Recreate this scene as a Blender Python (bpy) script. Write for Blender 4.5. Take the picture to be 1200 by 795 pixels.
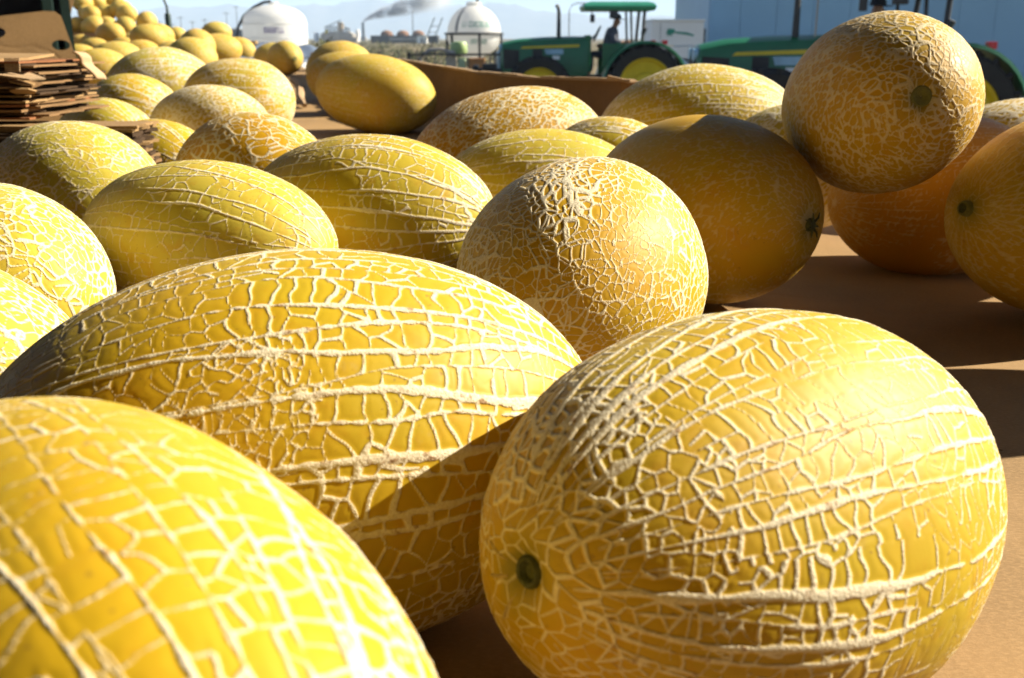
import bpy, bmesh, math, random
import numpy as np
from mathutils import Vector, Matrix, Euler

# ------------------------------------------------------------------ clear
for o in list(bpy.data.objects): bpy.data.objects.remove(o)
SC = bpy.context.scene
COL = SC.collection
R = math.radians
random.seed(7)
rng = np.random.default_rng(7)

# ------------------------------------------------------------------ camera
CAM_H = 0.275
GROUND = -1.555
cd = bpy.data.cameras.new('camera'); cam = bpy.data.objects.new('camera', cd); COL.objects.link(cam)
cam.location = (0, 0, CAM_H); cam.rotation_euler = (R(90 - 16.8), 0, 0)
cd.sensor_width = 36; cd.lens = 36 * 1167 / 1200
cd.clip_start = 0.01; cd.clip_end = 60000
cd.dof.use_dof = True; cd.dof.focus_distance = 0.62; cd.dof.aperture_fstop = 16
SC.camera = cam

# ------------------------------------------------------------------ world, sun, exposure
SUN = Vector((0.82, 0.22, 0.525)).normalized()
w = bpy.data.worlds.new('World'); SC.world = w; w.use_nodes = True
nt = w.node_tree; bg = nt.nodes['Background']
sky = nt.nodes.new('ShaderNodeTexSky'); sky.sky_type = 'NISHITA'; sky.sun_disc = False
sky.sun_elevation = math.asin(SUN.z); sky.sun_rotation = math.atan2(SUN.x, SUN.y)
sky.air_density = 0.55; sky.dust_density = 0.2; sky.ozone_density = 2.0; sky.altitude = 0
nt.links.new(sky.outputs[0], bg.inputs[0]); bg.inputs[1].default_value = 0.05
sd = bpy.data.lights.new('sun', 'SUN'); sd.energy = 5.0; sd.angle = R(0.5); sd.color = (1.0, 0.91, 0.74)
sun = bpy.data.objects.new('sun', sd); COL.objects.link(sun)
sun.rotation_euler = SUN.to_track_quat('Z', 'Y').to_euler()
SC.view_settings.view_transform = 'Standard'; SC.view_settings.look = 'None'
SC.view_settings.exposure = 1.6; SC.view_settings.gamma = 1.0; SC.view_settings.use_curve_mapping = False
SC.cycles.use_denoising = True
SC.cycles.max_bounces = 8; SC.cycles.diffuse_bounces = 5; SC.cycles.volume_bounces = 1

# ------------------------------------------------------------------ node helpers and materials
class N:
    def __init__(s, tree): s.t = tree
    def n(s, typ, **kw):
        x = s.t.nodes.new(typ)
        for k, v in kw.items(): setattr(x, k, v)
        return x
    def put(s, sock, v):
        if v is None: return
        if isinstance(v, bpy.types.NodeSocket): s.t.links.new(v, sock)
        else: sock.default_value = v
    def m(s, op, a, b=None, c=None, clamp=False):
        x = s.n('ShaderNodeMath', operation=op, use_clamp=clamp)
        s.put(x.inputs[0], a); s.put(x.inputs[1], b); s.put(x.inputs[2], c)
        return x.outputs[0]
    def v(s, op, a, b=None):
        x = s.n('ShaderNodeVectorMath', operation=op)
        s.put(x.inputs[0], a)
        if op == 'SCALE': s.put(x.inputs['Scale'], b)
        else: s.put(x.inputs[1], b)
        return x.outputs[0]
    def mix(s, f, a, b):
        x = s.n('ShaderNodeMix', data_type='RGBA'); s.put(x.inputs[0], f)
        s.put(x.inputs[6], a); s.put(x.inputs[7], b); return x.outputs[2]
    def noise(s, vec, scale, detail=2.0, rough=0.5):
        x = s.n('ShaderNodeTexNoise'); s.put(x.inputs['Vector'], vec); x.inputs['Scale'].default_value = scale
        x.inputs['Detail'].default_value = detail; x.inputs['Roughness'].default_value = rough; return x
    def step(s, x, lo, hi, a=0.0, b=1.0):
        y = s.n('ShaderNodeMapRange', interpolation_type='SMOOTHSTEP')
        s.put(y.inputs[0], x); s.put(y.inputs[1], lo); s.put(y.inputs[2], hi); s.put(y.inputs[3], a); s.put(y.inputs[4], b)
        return y.outputs[0]

def c4(c): return (c[0], c[1], c[2], 1.0)
MATS = {}
def mat(name, col, rough=0.6, metal=0.0, var=0.25, scale=6.0, bump=0.0, bscale=40.0, col2=None, stretch=None, spec=0.5):
    if name in MATS: return MATS[name]
    m = bpy.data.materials.new(name); m.use_nodes = True; k = N(m.node_tree); p = m.node_tree.nodes['Principled BSDF']
    tc = k.n('ShaderNodeTexCoord').outputs['Object']
    if stretch: tc = k.v('MULTIPLY', tc, stretch)
    nz = k.noise(tc, scale, 5.0, 0.6).outputs[0]
    c2 = col2 or tuple(x * (1 - var) for x in col)
    f = k.step(nz, 0.3, 0.7)
    k.put(p.inputs['Base Color'], k.mix(f, c4(col), c4(c2)))
    p.inputs['Roughness'].default_value = rough; p.inputs['Metallic'].default_value = metal
    p.inputs['Specular IOR Level'].default_value = spec
    if bump > 0:
        b = k.n('ShaderNodeBump'); b.inputs['Strength'].default_value = 0.6; b.inputs['Distance'].default_value = bump
        k.put(b.inputs['Height'], k.noise(tc, bscale, 4.0, 0.6).outputs[0]); k.put(p.inputs['Normal'], b.outputs[0])
    MATS[name] = m; return m

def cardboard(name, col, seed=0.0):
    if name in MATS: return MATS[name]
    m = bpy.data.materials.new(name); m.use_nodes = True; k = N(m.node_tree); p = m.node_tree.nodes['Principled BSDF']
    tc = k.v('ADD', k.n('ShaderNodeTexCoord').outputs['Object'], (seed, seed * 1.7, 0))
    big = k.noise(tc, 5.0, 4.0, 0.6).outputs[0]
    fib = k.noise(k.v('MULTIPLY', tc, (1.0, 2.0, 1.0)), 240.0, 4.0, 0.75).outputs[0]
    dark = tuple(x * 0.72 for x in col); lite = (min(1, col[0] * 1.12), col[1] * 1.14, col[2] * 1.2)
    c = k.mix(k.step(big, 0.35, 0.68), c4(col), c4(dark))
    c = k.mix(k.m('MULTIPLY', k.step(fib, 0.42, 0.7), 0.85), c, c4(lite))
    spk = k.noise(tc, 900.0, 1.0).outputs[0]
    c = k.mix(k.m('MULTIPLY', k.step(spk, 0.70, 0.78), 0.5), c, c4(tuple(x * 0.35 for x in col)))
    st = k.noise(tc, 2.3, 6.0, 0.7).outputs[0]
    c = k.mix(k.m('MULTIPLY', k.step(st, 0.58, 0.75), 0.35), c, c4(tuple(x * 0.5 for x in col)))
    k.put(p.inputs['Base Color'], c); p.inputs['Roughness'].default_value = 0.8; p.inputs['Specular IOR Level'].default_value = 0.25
    b = k.n('ShaderNodeBump'); b.inputs['Strength'].default_value = 0.5; b.inputs['Distance'].default_value = 0.0008
    wvx = k.n('ShaderNodeTexWave', wave_type='BANDS', bands_direction='X'); wvx.inputs['Scale'].default_value = 48.0; wvx.inputs['Distortion'].default_value = 0.6; k.put(wvx.inputs['Vector'], tc)
    crs = k.n('ShaderNodeTexVoronoi', feature='DISTANCE_TO_EDGE'); crs.inputs['Scale'].default_value = 2.2; k.put(crs.inputs['Vector'], k.v('ADD', tc, k.v('SCALE', k.noise(tc, 3.0, 3.0).outputs['Color'], 0.35)))
    k.put(b.inputs['Height'], k.m('ADD', k.m('ADD', fib, k.m('MULTIPLY', big, 3.0)), k.m('ADD', k.m('MULTIPLY', wvx.outputs['Fac'], 0.03), k.m('MULTIPLY', k.step(crs.outputs['Distance'], 0.0, 0.02), 1.2)))); k.put(p.inputs['Normal'], b.outputs[0])
    MATS[name] = m; return m

def rind_mat():
    """Melon rind: where the built netting stands proud (point attribute net) it is cork, between it is waxy skin."""
    m = bpy.data.materials.new('netted_rind'); m.use_nodes = True; k = N(m.node_tree); p = m.node_tree.nodes['Principled BSDF']
    def prop(nm): return k.n('ShaderNodeAttribute', attribute_type='OBJECT', attribute_name=nm).outputs['Fac']
    hue, seed = prop('rind_hue'), prop('net_seed')
    at = k.n('ShaderNodeAttribute', attribute_type='GEOMETRY', attribute_name='net').outputs['Fac']
    maj = k.n('ShaderNodeAttribute', attribute_type='GEOMETRY', attribute_name='ridge').outputs['Fac']
    P0 = k.n('ShaderNodeTexCoord').outputs['Object']
    sv = k.n('ShaderNodeCombineXYZ'); k.put(sv.inputs[0], seed); k.put(sv.inputs[1], k.m('MULTIPLY', seed, 1.37)); k.put(sv.inputs[2], k.m('MULTIPLY', seed, 0.61))
    P = k.v('ADD', P0, sv.outputs[0])
    gr = k.noise(P, 750.0, 2.0, 0.7).outputs[0]
    mott = k.noise(P, 55.0, 4.0, 0.65).outputs[0]
    blot = k.noise(P, 10.0, 2.0).outputs[0]
    net = k.step(k.m('ADD', at, k.m('MULTIPLY', k.m('SUBTRACT', gr, 0.5), 0.16)), 0.42, 0.60)
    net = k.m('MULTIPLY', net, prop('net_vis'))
    yel = k.mix(hue, (0.47, 0.275, 0.004, 1), (0.50, 0.400, 0.050, 1))
    grn = k.mix(hue, (0.42, 0.285, 0.006, 1), (0.45, 0.385, 0.050, 1))
    rind = k.mix(k.step(blot, 0.40, 0.66), yel, grn)
    rind = k.mix(k.m('MULTIPLY', k.step(mott, 0.48, 0.72), 0.40), rind, (0.44, 0.20, 0.003, 1))
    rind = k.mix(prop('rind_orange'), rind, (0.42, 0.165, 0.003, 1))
    spk = k.noise(P, 300.0, 1.0).outputs[0]
    rind = k.mix(k.m('MULTIPLY', k.step(spk, 0.70, 0.78), 0.55), rind, (0.20, 0.11, 0.02, 1))
    ncol = k.mix(k.step(gr, 0.35, 0.7), (0.70, 0.63, 0.47, 1), (0.56, 0.47, 0.31, 1))
    scab = k.m('MULTIPLY', k.step(k.noise(P, 170.0, 3.0, 0.7).outputs[0], 0.50, 0.66), k.m('MULTIPLY', maj, k.step(mott, 0.42, 0.6)))
    ncol = k.mix(k.m('MULTIPLY', scab, 0.9), ncol, (0.24, 0.12, 0.045, 1))
    stm = k.n('ShaderNodeAttribute', attribute_type='GEOMETRY', attribute_name='stem').outputs['Fac']
    stm = k.m('MULTIPLY', stm, k.step(mott, 0.25, 0.65, 0.45, 1.0))
    rind = k.mix(stm, rind, (0.115, 0.125, 0.02, 1)); ncol = k.mix(k.m('MULTIPLY', stm, 0.6), ncol, (0.25, 0.24, 0.08, 1))
    far = k.m('MULTIPLY', prop('net_far'), k.step(k.noise(P, 130.0, 3.0, 0.7).outputs[0], 0.38, 0.58))
    net = k.m('MAXIMUM', net, far)
    rus = k.m('MULTIPLY', k.step(k.noise(P, 26.0, 5.0, 0.75).outputs[0], 0.60, 0.74), 0.30)
    rind = k.mix(rus, rind, (0.36, 0.27, 0.12, 1))
    k.put(p.inputs['Base Color'], k.mix(net, rind, ncol))
    k.put(p.inputs['Roughness'], k.m('MULTIPLY_ADD', net, 0.40, k.m('MULTIPLY_ADD', mott, 0.18, 0.44)))
    p.inputs['Specular IOR Level'].default_value = 0.26
    b = k.n('ShaderNodeBump'); b.inputs['Strength'].default_value = 0.8; b.inputs['Distance'].default_value = 1.0
    k.put(b.inputs['Height'], k.m('ADD', k.m('MULTIPLY', k.m('MULTIPLY', gr, net), 0.0007), k.m('MULTIPLY', mott, 0.00016))); k.put(p.inputs['Normal'], b.outputs[0])
    return m
M_MELON = rind_mat()

# ------------------------------------------------------------------ mesh helpers
class MB:
    def __init__(s): s.v = []; s.f = []
    def add(s, vs, fs):
        o = len(s.v); s.v += [tuple(p) for p in vs]; s.f += [tuple(i + o for i in f) for f in fs]; return s
    def box(s, lo, hi, rot=None, piv=None):
        vs = [Vector((x, y, z)) for z in (lo[2], hi[2]) for y in (lo[1], hi[1]) for x in (lo[0], hi[0])]
        if rot is not None:
            pv = Vector(piv) if piv is not None else (Vector(lo) + Vector(hi)) / 2
            vs = [pv + rot @ (p - pv) for p in vs]
        return s.add(vs, [(0, 2, 3, 1), (4, 5, 7, 6), (0, 1, 5, 4), (1, 3, 7, 5), (3, 2, 6, 7), (2, 0, 4, 6)])
    def lathe(s, prof, n=24, axis='z', org=(0, 0, 0), cap=True):
        vs = []; fs = []
        for (r, h) in prof:
            for i in range(n):
                a = 2 * math.pi * i / n; x, y = r * math.cos(a), r * math.sin(a)
                p = {'z': (x, y, h), 'y': (x, h, y), 'x': (h, x, y)}[axis]
                vs.append((p[0] + org[0], p[1] + org[1], p[2] + org[2]))
        for j in range(len(prof) - 1):
            for i in range(n):
                a, b = j * n + i, j * n + (i + 1) % n
                fs.append((a, b, b + n, a + n))
        if cap:
            fs.append(tuple(range(n - 1, -1, -1))); fs.append(tuple((len(prof) - 1) * n + i for i in range(n)))
        return s.add(vs, fs)
    def tube(s, pts, r, n=8):
        pts = [Vector(p) for p in pts]; rs = r if isinstance(r, (list, tuple)) else [r] * len(pts)
        vs = []; fs = []; up = Vector((0.13, 0.21, 1)).normalized()
        for i, p in enumerate(pts):
            d = (pts[min(i + 1, len(pts) - 1)] - pts[max(i - 1, 0)]).normalized()
            e = d.cross(up)
            if e.length < 1e-3: e = d.cross(Vector((1, 0, 0)))
            e.normalize(); g = d.cross(e)
            for q in range(n):
                a = 2 * math.pi * q / n; vs.append(p + (e * math.cos(a) + g * math.sin(a)) * rs[i])
        for i in range(len(pts) - 1):
            for q in range(n):
                a, b = i * n + q, i * n + (q + 1) % n
                fs.append((a, b, b + n, a + n))
        fs.append(tuple(range(n - 1, -1, -1))); fs.append(tuple((len(pts) - 1) * n + q for q in range(n)))
        return s.add(vs, fs)
    def prism(s, poly, d0, d1, axis='y'):
        n = len(poly)
        def P(u, v, d): return {'y': (u, d, v), 'x': (d, u, v), 'z': (u, v, d)}[axis]
        vs = [P(u, v, d0) for u, v in poly] + [P(u, v, d1) for u, v in poly]
        return s.add(vs, [tuple(range(n)), tuple(range(2 * n - 1, n - 1, -1))] + [(i, i + n, (i + 1) % n + n, (i + 1) % n) for i in range(n)])
    def build(s, name, m, parent=None, smooth=False, bevel=0.0, loc=None, rot=None):
        me = bpy.data.meshes.new(name); me.from_pydata(s.v, [], s.f)
        bm = bmesh.new(); bm.from_mesh(me); bmesh.ops.recalc_face_normals(bm, faces=bm.faces[:])
        if bevel: bmesh.ops.bevel(bm, geom=[e for e in bm.edges if e.calc_face_angle(0) > 0.6], offset=bevel, segments=2, affect='EDGES', profile=0.6)
        bm.to_mesh(me); bm.free()
        me.materials.append(m)
        if smooth:
            me.polygons.foreach_set('use_smooth', [True] * len(me.polygons))
            try: me.set_sharp_from_angle(angle=R(35))
            except Exception: pass
        o = bpy.data.objects.new(name, me); COL.objects.link(o); o.parent = parent
        if loc: o.location = loc
        if rot: o.rotation_euler = rot
        return o
def tag(o, label, cat, group=None, kind=None):
    if label: o['label'] = label
    if cat: o['category'] = cat
    if group: o['group'] = group
    if kind: o['kind'] = kind
    return o
def thing(name, label, cat, loc=(0, 0, 0), rz=0.0, group=None):
    o = bpy.data.objects.new(name, None); COL.objects.link(o); o.location = loc; o.rotation_euler = (0, 0, rz)
    o.empty_display_size = 0.05
    return tag(o, label, cat, group)
def copy_tree(o, parent=None):
    c = o.copy(); COL.objects.link(c); c.parent = parent
    for ch in list(o.children): copy_tree(ch, c)
    return c

# ------------------------------------------------------------------ ground, hills, sky air
def floor_z(y): return 0.03 * min(max(0.0, y - 1.9), 3.1)

def ground_mat():
    m = bpy.data.materials.new('field'); m.use_nodes = True; k = N(m.node_tree); p = m.node_tree.nodes['Principled BSDF']
    tc = k.n('ShaderNodeTexCoord').outputs['Object']
    a = k.noise(k.v('MULTIPLY', tc, (0.35, 1.0, 1.0)), 0.09, 6.0, 0.65).outputs[0]
    b = k.noise(k.v('MULTIPLY', tc, (0.25, 1.0, 1.0)), 0.022, 4.0, 0.6).outputs[0]
    d = k.noise(tc, 2.5, 5.0, 0.7).outputs[0]
    c = k.mix(k.step(a, 0.40, 0.62), (0.20, 0.155, 0.09, 1), (0.075, 0.085, 0.035, 1))
    c = k.mix(k.step(b, 0.47, 0.60), c, (0.16, 0.13, 0.085, 1))
    c = k.mix(k.m('MULTIPLY', k.step(d, 0.4, 0.7), 0.5), c, (0.07, 0.06, 0.04, 1))
    k.put(p.inputs['Base Color'], c); p.inputs['Roughness'].default_value = 0.95; p.inputs['Specular IOR Level'].default_value = 0.1
    return m
g = MB().add([(-30000, -2000, GROUND), (30000, -2000, GROUND), (30000, 40000, GROUND), (-30000, 40000, GROUND)], [(0, 1, 2, 3)]).build('ground', ground_mat())
g['kind'] = 'structure'

def ridge(name, y0, prof, depth, m, sub=60):
    xs = np.linspace(prof[0][0], prof[-1][0], 260); hs = np.interp(xs, [p[0] for p in prof], [p[1] for p in prof])
    t = xs / 300.0
    hs = hs * (1 + 0.07 * np.sin(t * 1.7 + 1) + 0.05 * np.sin(t * 4.1 + 2) + 0.03 * np.sin(t * 9.7) + 0.02 * np.sin(t * 21.0))
    rows = [(-0.9, 0.0), (-0.55, 0.25), (-0.25, 0.62), (-0.1, 0.86), (0, 1.0), (0.15, 0.85), (0.6, 0.3), (1.0, 0.0)]
    vs = []
    for fy, fh in rows:
        jit = rng.normal(0, 0.05, len(xs)) if 0 < fh < 1 else np.zeros(len(xs))
        sp = 0.12 * np.sin(xs / 140.0 + fy * 3) * (1 if 0 < fh < 1 else 0)
        for i in range(len(xs)): vs.append((xs[i], y0 + fy * depth, GROUND - 2 + hs[i] * max(0, fh + jit[i] * 0.4 + sp[i] * 0.5)))
    n = len(xs); fs = [(r * n + i, r * n + i + 1, (r + 1) * n + i + 1, (r + 1) * n + i) for r in range(len(rows) - 1) for i in range(n - 1)]
    o = MB().add(vs, fs).build(name, m, smooth=True); o['kind'] = 'structure'; return o
M_hill = mat('hillside', (0.16, 0.13, 0.10), 0.95, var=0.4, scale=0.01, spec=0.1)
ridge('hills', 7000, [(-6000, 150), (-2400, 190), (-1500, 215), (-700, 235), (-140, 225), (60, 190), (300, 165), (600, 150), (1200, 140), (1700, 165), (3000, 200), (6000, 160)], 900, M_hill)

# ------------------------------------------------------------------ far plant
M_conc = mat('pale_concrete', (0.42, 0.38, 0.33), 0.9, var=0.3, scale=0.2)
M_dsteel = mat('sooty_steel', (0.06, 0.06, 0.065), 0.7, var=0.4, scale=0.3)
M_rust = mat('rusty_roof', (0.22, 0.11, 0.06), 0.85, var=0.35, scale=0.3)
M_wht = mat('white_paint', (0.80, 0.80, 0.78), 0.45, var=0.08, scale=1.2)
M_glassd = mat('dark_glass', (0.02, 0.025, 0.03), 0.15)

f = thing('processing_plant', 'jagged grey industrial plant with a stubby tan tower, far behind the melons', 'factory', (-102, 620, GROUND))
MB().box((-11, -6, 0), (8, 6, 4.2)).prism([(-11.3, 4.2), (8.3, 4.2), (5, 5.6), (-8, 5.6)], -6.3, 6.3).build('hall', M_conc, f)
MB().box((-1.3, -2, 5), (1.6, 2, 11)).build('tower', mat('tan_cladding', (0.45, 0.33, 0.2), 0.9, scale=0.4), f)
fr = MB()
for x in (-8.5, -6.5, -4.5, -2.6, 3.0, 5.0): fr.box((x - 0.2, -3, 4), (x + 0.2, -2.6, 8.6 if x < 2 else 7.8)); fr.box((x - 0.2, 2.6, 4), (x + 0.2, 3, 8.6 if x < 2 else 7.8))
for z in (6.4, 8.4): fr.box((-8.8, -3.1, z), (-2.2, 3.1, z + 0.35))
fr.box((2.2, -3.1, 7.4), (5.4, 3.1, 7.8)); fr.tube([(-8, -3.2, 8.2), (1, -3.2, 12.2)], 0.25, 6); fr.tube([(8, -3, 3), (1.5, -3, 10.5)], 0.3, 6)
fr.build('conveyor_frame', M_dsteel, f)
for x, r, h in ((-14.5, 1.6, 4.5), (10.2, 1.3, 6.2)): MB().lathe([(r, 0), (r, h), (r * 0.5, h + 0.7), (0.05, h + 0.9)], 16, org=(x, 0, 0)).build('silo', M_wht, f, True)

ch = thing('chimney', 'thin dark chimney trailing grey smoke beyond the field', 'chimney', (-128.5, 900, GROUND))
MB().lathe([(1.5, 0), (1.2, 8), (1.05, 14.2), (1.25, 14.3), (1.25, 14.9), (0.8, 14.9)], 16).build('shaft', M_dsteel, ch, True)
MB().box((-2.5, -2.5, 0), (2.5, 2.5, 3.0)).build('base', M_conc, ch)

def smoke():
    # plume leaving the chimney mouth, widening and rising downwind
    m = bpy.data.materials.new('smoke_volume'); m.use_nodes = True; t = m.node_tree; k = N(t)
    for n_ in list(t.nodes):
        if n_.type == 'BSDF_PRINCIPLED': t.nodes.remove(n_)
    pv = k.n('ShaderNodeVolumePrincipled'); tc = k.n('ShaderNodeTexCoord').outputs['Object']
    nz = k.noise(k.v('MULTIPLY', tc, (0.6, 1, 1)), 0.11, 4.0, 0.65).outputs[0]
    sep = k.n('ShaderNodeSeparateXYZ'); k.put(sep.inputs[0], tc)
    al = k.step(sep.outputs[0], 0.0, 55.0, 1.4, 0.30)
    uu = k.m('POWER', k.m('DIVIDE', k.m('MAXIMUM', sep.outputs[0], 0.01), 88.0), 0.8)
    dz = k.m('SUBTRACT', sep.outputs[2], k.m('MULTIPLY_ADD', uu, 26.0, 1.0)); rr_ = k.m('SQRT', k.m('ADD', k.m('MULTIPLY', dz, dz), k.m('MULTIPLY', sep.outputs[1], sep.outputs[1])))
    fall = k.step(k.m('DIVIDE', rr_, k.m('MULTIPLY_ADD', uu, 19.0, 1.3)), 0.15, 0.9, 1.0, 0.0)
    end = k.step(sep.outputs[0], 40.0, 84.0, 1.0, 0.0)
    k.put(pv.inputs['Density'], k.m('MULTIPLY', k.m('MULTIPLY', k.step(nz, 0.33, 0.60), al), k.m('MULTIPLY', fall, end)))
    k.put(pv.inputs['Color'], k.mix(k.step(sep.outputs[0], 5.0, 60.0), (0.50, 0.50, 0.56, 1), (0.97, 0.97, 0.97, 1)))
    t.links.new(pv.outputs[0], t.nodes['Material Output'].inputs['Volume'])
    pts = []; rs = []
    for i in range(26):
        u = i / 25
        pts.append((u * 88, 6 * math.sin(u * 3), 1.0 + 26 * u ** 0.8 + 1.5 * math.sin(u * 9)))
        rs.append(1.3 + 19 * u ** 0.8)
    rs[0] = 0.8; rs[-1] = 6.0
    o = MB().tube(pts, rs, 16).build('smoke', m, smooth=True, loc=(-128.5, 900, GROUND + 14.6))
    tag(o, 'grey smoke plume drifting right from the thin dark chimney', 'smoke', kind='stuff')
smoke()

st = thing('storage_shed', 'long low dark shed with three brown domes beyond the field', 'shed', (-43, 420, GROUND))
MB().box((-13.5, -4, 0), (13.5, 4, 2.9)).build('wall', M_dsteel, st)
for x in (-7.5, -1.0, 5.2): MB().lathe([(2.6, 2.9), (2.4, 3.9), (1.5, 4.7), (0.1, 5.0)], 16, org=(x, 0, 0)).build('dome', M_rust, st, True)
MB().box((-6, -4.6, 0.9), (6.5, -4.02, 2.2)).build('loading_canopy', mat('faded_tin', (0.3, 0.28, 0.26), 0.7, scale=0.5), st)
hs = thing('small_building', 'small bright white building at the end of the long dark shed', 'building', (-34.5, 400, GROUND))
MB().box((-1.9, -2, 0), (1.9, 2, 2.6)).build('wall', M_wht, hs); MB().prism([(-2.1, 2.6), (2.1, 2.6), (0, 3.3)], -2.2, 2.2).build('roof', M_conc, hs)
MB().box((-0.4, -2.05, 0), (0.4, -2.003, 1.9)).build('door', M_dsteel, hs)
sh2 = thing('low_shed', 'low grey tin shed at the horizon right of the far plant', 'shed', (-86, 520, GROUND))
MB().box((-8, -3, 0), (9, 3, 2.0)).prism([(-8.2, 2.0), (9.2, 2.0), (9.2, 2.3), (-8.2, 2.9)], -3.2, 3.2).build('wall', M_conc, sh2)
sh3 = thing('pump_house', 'dark shed at the horizon left of the domed white tank', 'shed', (-133, 500, GROUND))
MB().box((-7, -3, 0), (7, 3, 4.2)).box((-3, -2, 4.2), (5, 2, 5.6)).build('wall', M_dsteel, sh3)
MB().prism([(-3.3, 5.6), (5.3, 5.6), (1, 6.6)], -2.3, 2.3).build('roof', M_conc, sh3)
def mast(x, y, h, label, arms=0):
    t = thing('utility_mast', label, 'mast', (x, y, GROUND), group='thin masts along the horizon')
    MB().tube([(0, 0, 0), (0, 0, h)], [0.22, 0.12], 8).build('pole', M_dsteel, t)
    for i in range(arms): MB().box((-1.6, -0.1, h - 0.9 - i * 1.3), (1.6, 0.1, h - 0.7 - i * 1.3)).build('crossarm', M_dsteel, t)
mast(-38, 400, 12, 'thin mast standing above the long dark shed with domes', 0)
mast(-131.5, 500, 17, 'tall thin mast just left of the domed white tank', 1)
mast(-136.5, 500, 14, 'second thin mast left of the domed white tank', 1)
for i, (x, h) in enumerate(((-169, 10), (-163, 9), (-158.5, 12), (-153, 10), (-147, 11), (-142, 9))):
    mast(x, 500, h, 'faint thin mast on the horizon, ' + ('first', 'second', 'third', 'fourth', 'fifth', 'sixth')[i] + ' right of the green post', 1)

# ------------------------------------------------------------------ two white tanks
def letters(rows, m, name, parent, fn, seed):
    """small unreadable strokes of lettering laid on a curved wall"""
    rr = random.Random(seed); b = MB()
    for (u0, u1, z0, z1, n) in rows:
        for i in range(n):
            ua = u0 + (u1 - u0) * (i + 0.08) / n; ub = u0 + (u1 - u0) * (i + 0.85) / n; um = ua + (ub - ua) * 0.35
            strokes = [(ua, um, z0, z1)]
            if rr.random() < 0.8: strokes.append((ua, ub, z0, z0 + (z1 - z0) * 0.25))
            if rr.random() < 0.6: strokes.append((ua, ub, z1 - (z1 - z0) * 0.25, z1))
            if rr.random() < 0.5: strokes.append((ub - (um - ua), ub, z0, z1))
            for (a, c, d, e) in strokes: b.add([fn(a, d), fn(c, d), fn(c, e), fn(a, e)], [(0, 1, 2, 3)])
    return b.build(name, m, parent)
M_tank = mat('tank_white', (0.84, 0.84, 0.82), 0.4, var=0.07, scale=1.0)
k_ = N(M_tank.node_tree); tl = k_.n('ShaderNodeBsdfTranslucent'); tl.inputs[0].default_value = (0.85, 0.86, 0.86, 1); ms = k_.n('ShaderNodeMixShader'); ms.inputs[0].default_value = 0.5   # thin milky polyethylene
k_.t.links.new(M_tank.node_tree.nodes['Principled BSDF'].outputs[0], ms.inputs[1]); k_.t.links.new(tl.outputs[0], ms.inputs[2]); k_.t.links.new(ms.outputs[0], M_tank.node_tree.nodes['Material Output'].inputs[0])
M_blk = mat('black_steel', (0.025, 0.027, 0.03), 0.5, var=0.3, scale=3)
M_green_ink = mat('green_ink', (0.03, 0.28, 0.20), 0.5)
M_faded_green = mat('faded_green_ink', (0.30, 0.52, 0.45), 0.5)
M_purple_ink = mat('purple_ink', (0.22, 0.17, 0.42), 0.5)
tk = thing('water_tank', 'squat white tank with domed top and curved black pipe on its left', 'tank', (-13.75, 60.5, GROUND))
prof = [(1.84, 0), (1.84, 2.62), (1.80, 2.78)] + [(1.80 * math.cos(a), 2.78 + 0.92 * math.sin(a)) for a in np.linspace(0.12, 1.5, 10)]
MB().lathe(prof, 48).build('shell', M_tank, tk, True)
MB().lathe([(0.28, 3.66), (0.28, 3.82), (0.2, 3.84)], 20).build('hatch', M_tank, tk, True)
MB().tube([(-2.15, -0.6, 0), (-2.12, -0.6, 1.6), (-2.0, -0.6, 2.4), (-1.6, -0.6, 3.05), (-1.0, -0.5, 3.55), (-0.45, -0.4, 3.8), (-0.1, -0.2, 3.86)], 0.085, 8).build('fill_pipe', M_blk, tk, True)
for zz in (0.9, 1.8, 2.6): MB().lathe([(1.85, zz), (1.865, zz + 0.02), (1.865, zz + 0.06), (1.85, zz + 0.08)], 48, cap=False).build('hoop', M_tank, tk, True)
letters([(-0.12, 0.50, 2.12, 2.42, 7)], M_purple_ink, 'lettering', tk, lambda u, z: (1.868 * math.sin(u), -1.868 * math.cos(u), z), 3)

t2 = thing('round_tank', 'white egg-shaped tank with green lettering held in a black ring stand', 'tank', (-1.70, 46.5, GROUND))
cz = 2.02
prof = [(1.20 * math.cos(a), cz + (1.24 if a > 0 else 1.05) * math.sin(a)) for a in np.linspace(-1.35, 1.35, 25)]
MB().lathe(prof, 48).build('shell', M_tank, t2, True)
MB().lathe([(0.34, cz + 1.18), (0.34, cz + 1.30), (0.26, cz + 1.36), (0.05, cz + 1.38)], 20).build('lid', M_tank, t2, True)
MB().box((0.1, -0.06, cz + 1.34), (0.22, 0.06, cz + 1.52)).build('valve', M_blk, t2)
MB().lathe([(1.21, cz - 0.05), (1.32, cz - 0.05), (1.32, cz + 0.05), (1.21, cz + 0.05)], 48, cap=False).build('ring', M_blk, t2, True)
for i in range(6):
    a = i * math.pi / 3 + 0.75
    MB().tube([(1.28 * math.cos(a), 1.28 * math.sin(a), 0), (1.28 * math.cos(a), 1.28 * math.sin(a), cz)], 0.06, 8).build('leg', M_blk, t2, True)
sp = lambda u, z: (1.215 * math.sin(u) * math.sqrt(max(0.01, 1 - ((z - cz) / (1.24 if z > cz else 1.05)) ** 2)), -1.215 * math.cos(u) * math.sqrt(max(0.01, 1 - ((z - cz) / (1.24 if z > cz else 1.05)) ** 2)), z)
letters([(-0.42, 0.75, cz + 0.28, cz + 0.52, 9)], M_faded_green, 'lettering', t2, sp, 5)
letters([(-0.1, 0.55, cz - 0.42, cz - 0.22, 6)], M_faded_green, 'lettering', t2, sp, 8)
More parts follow.
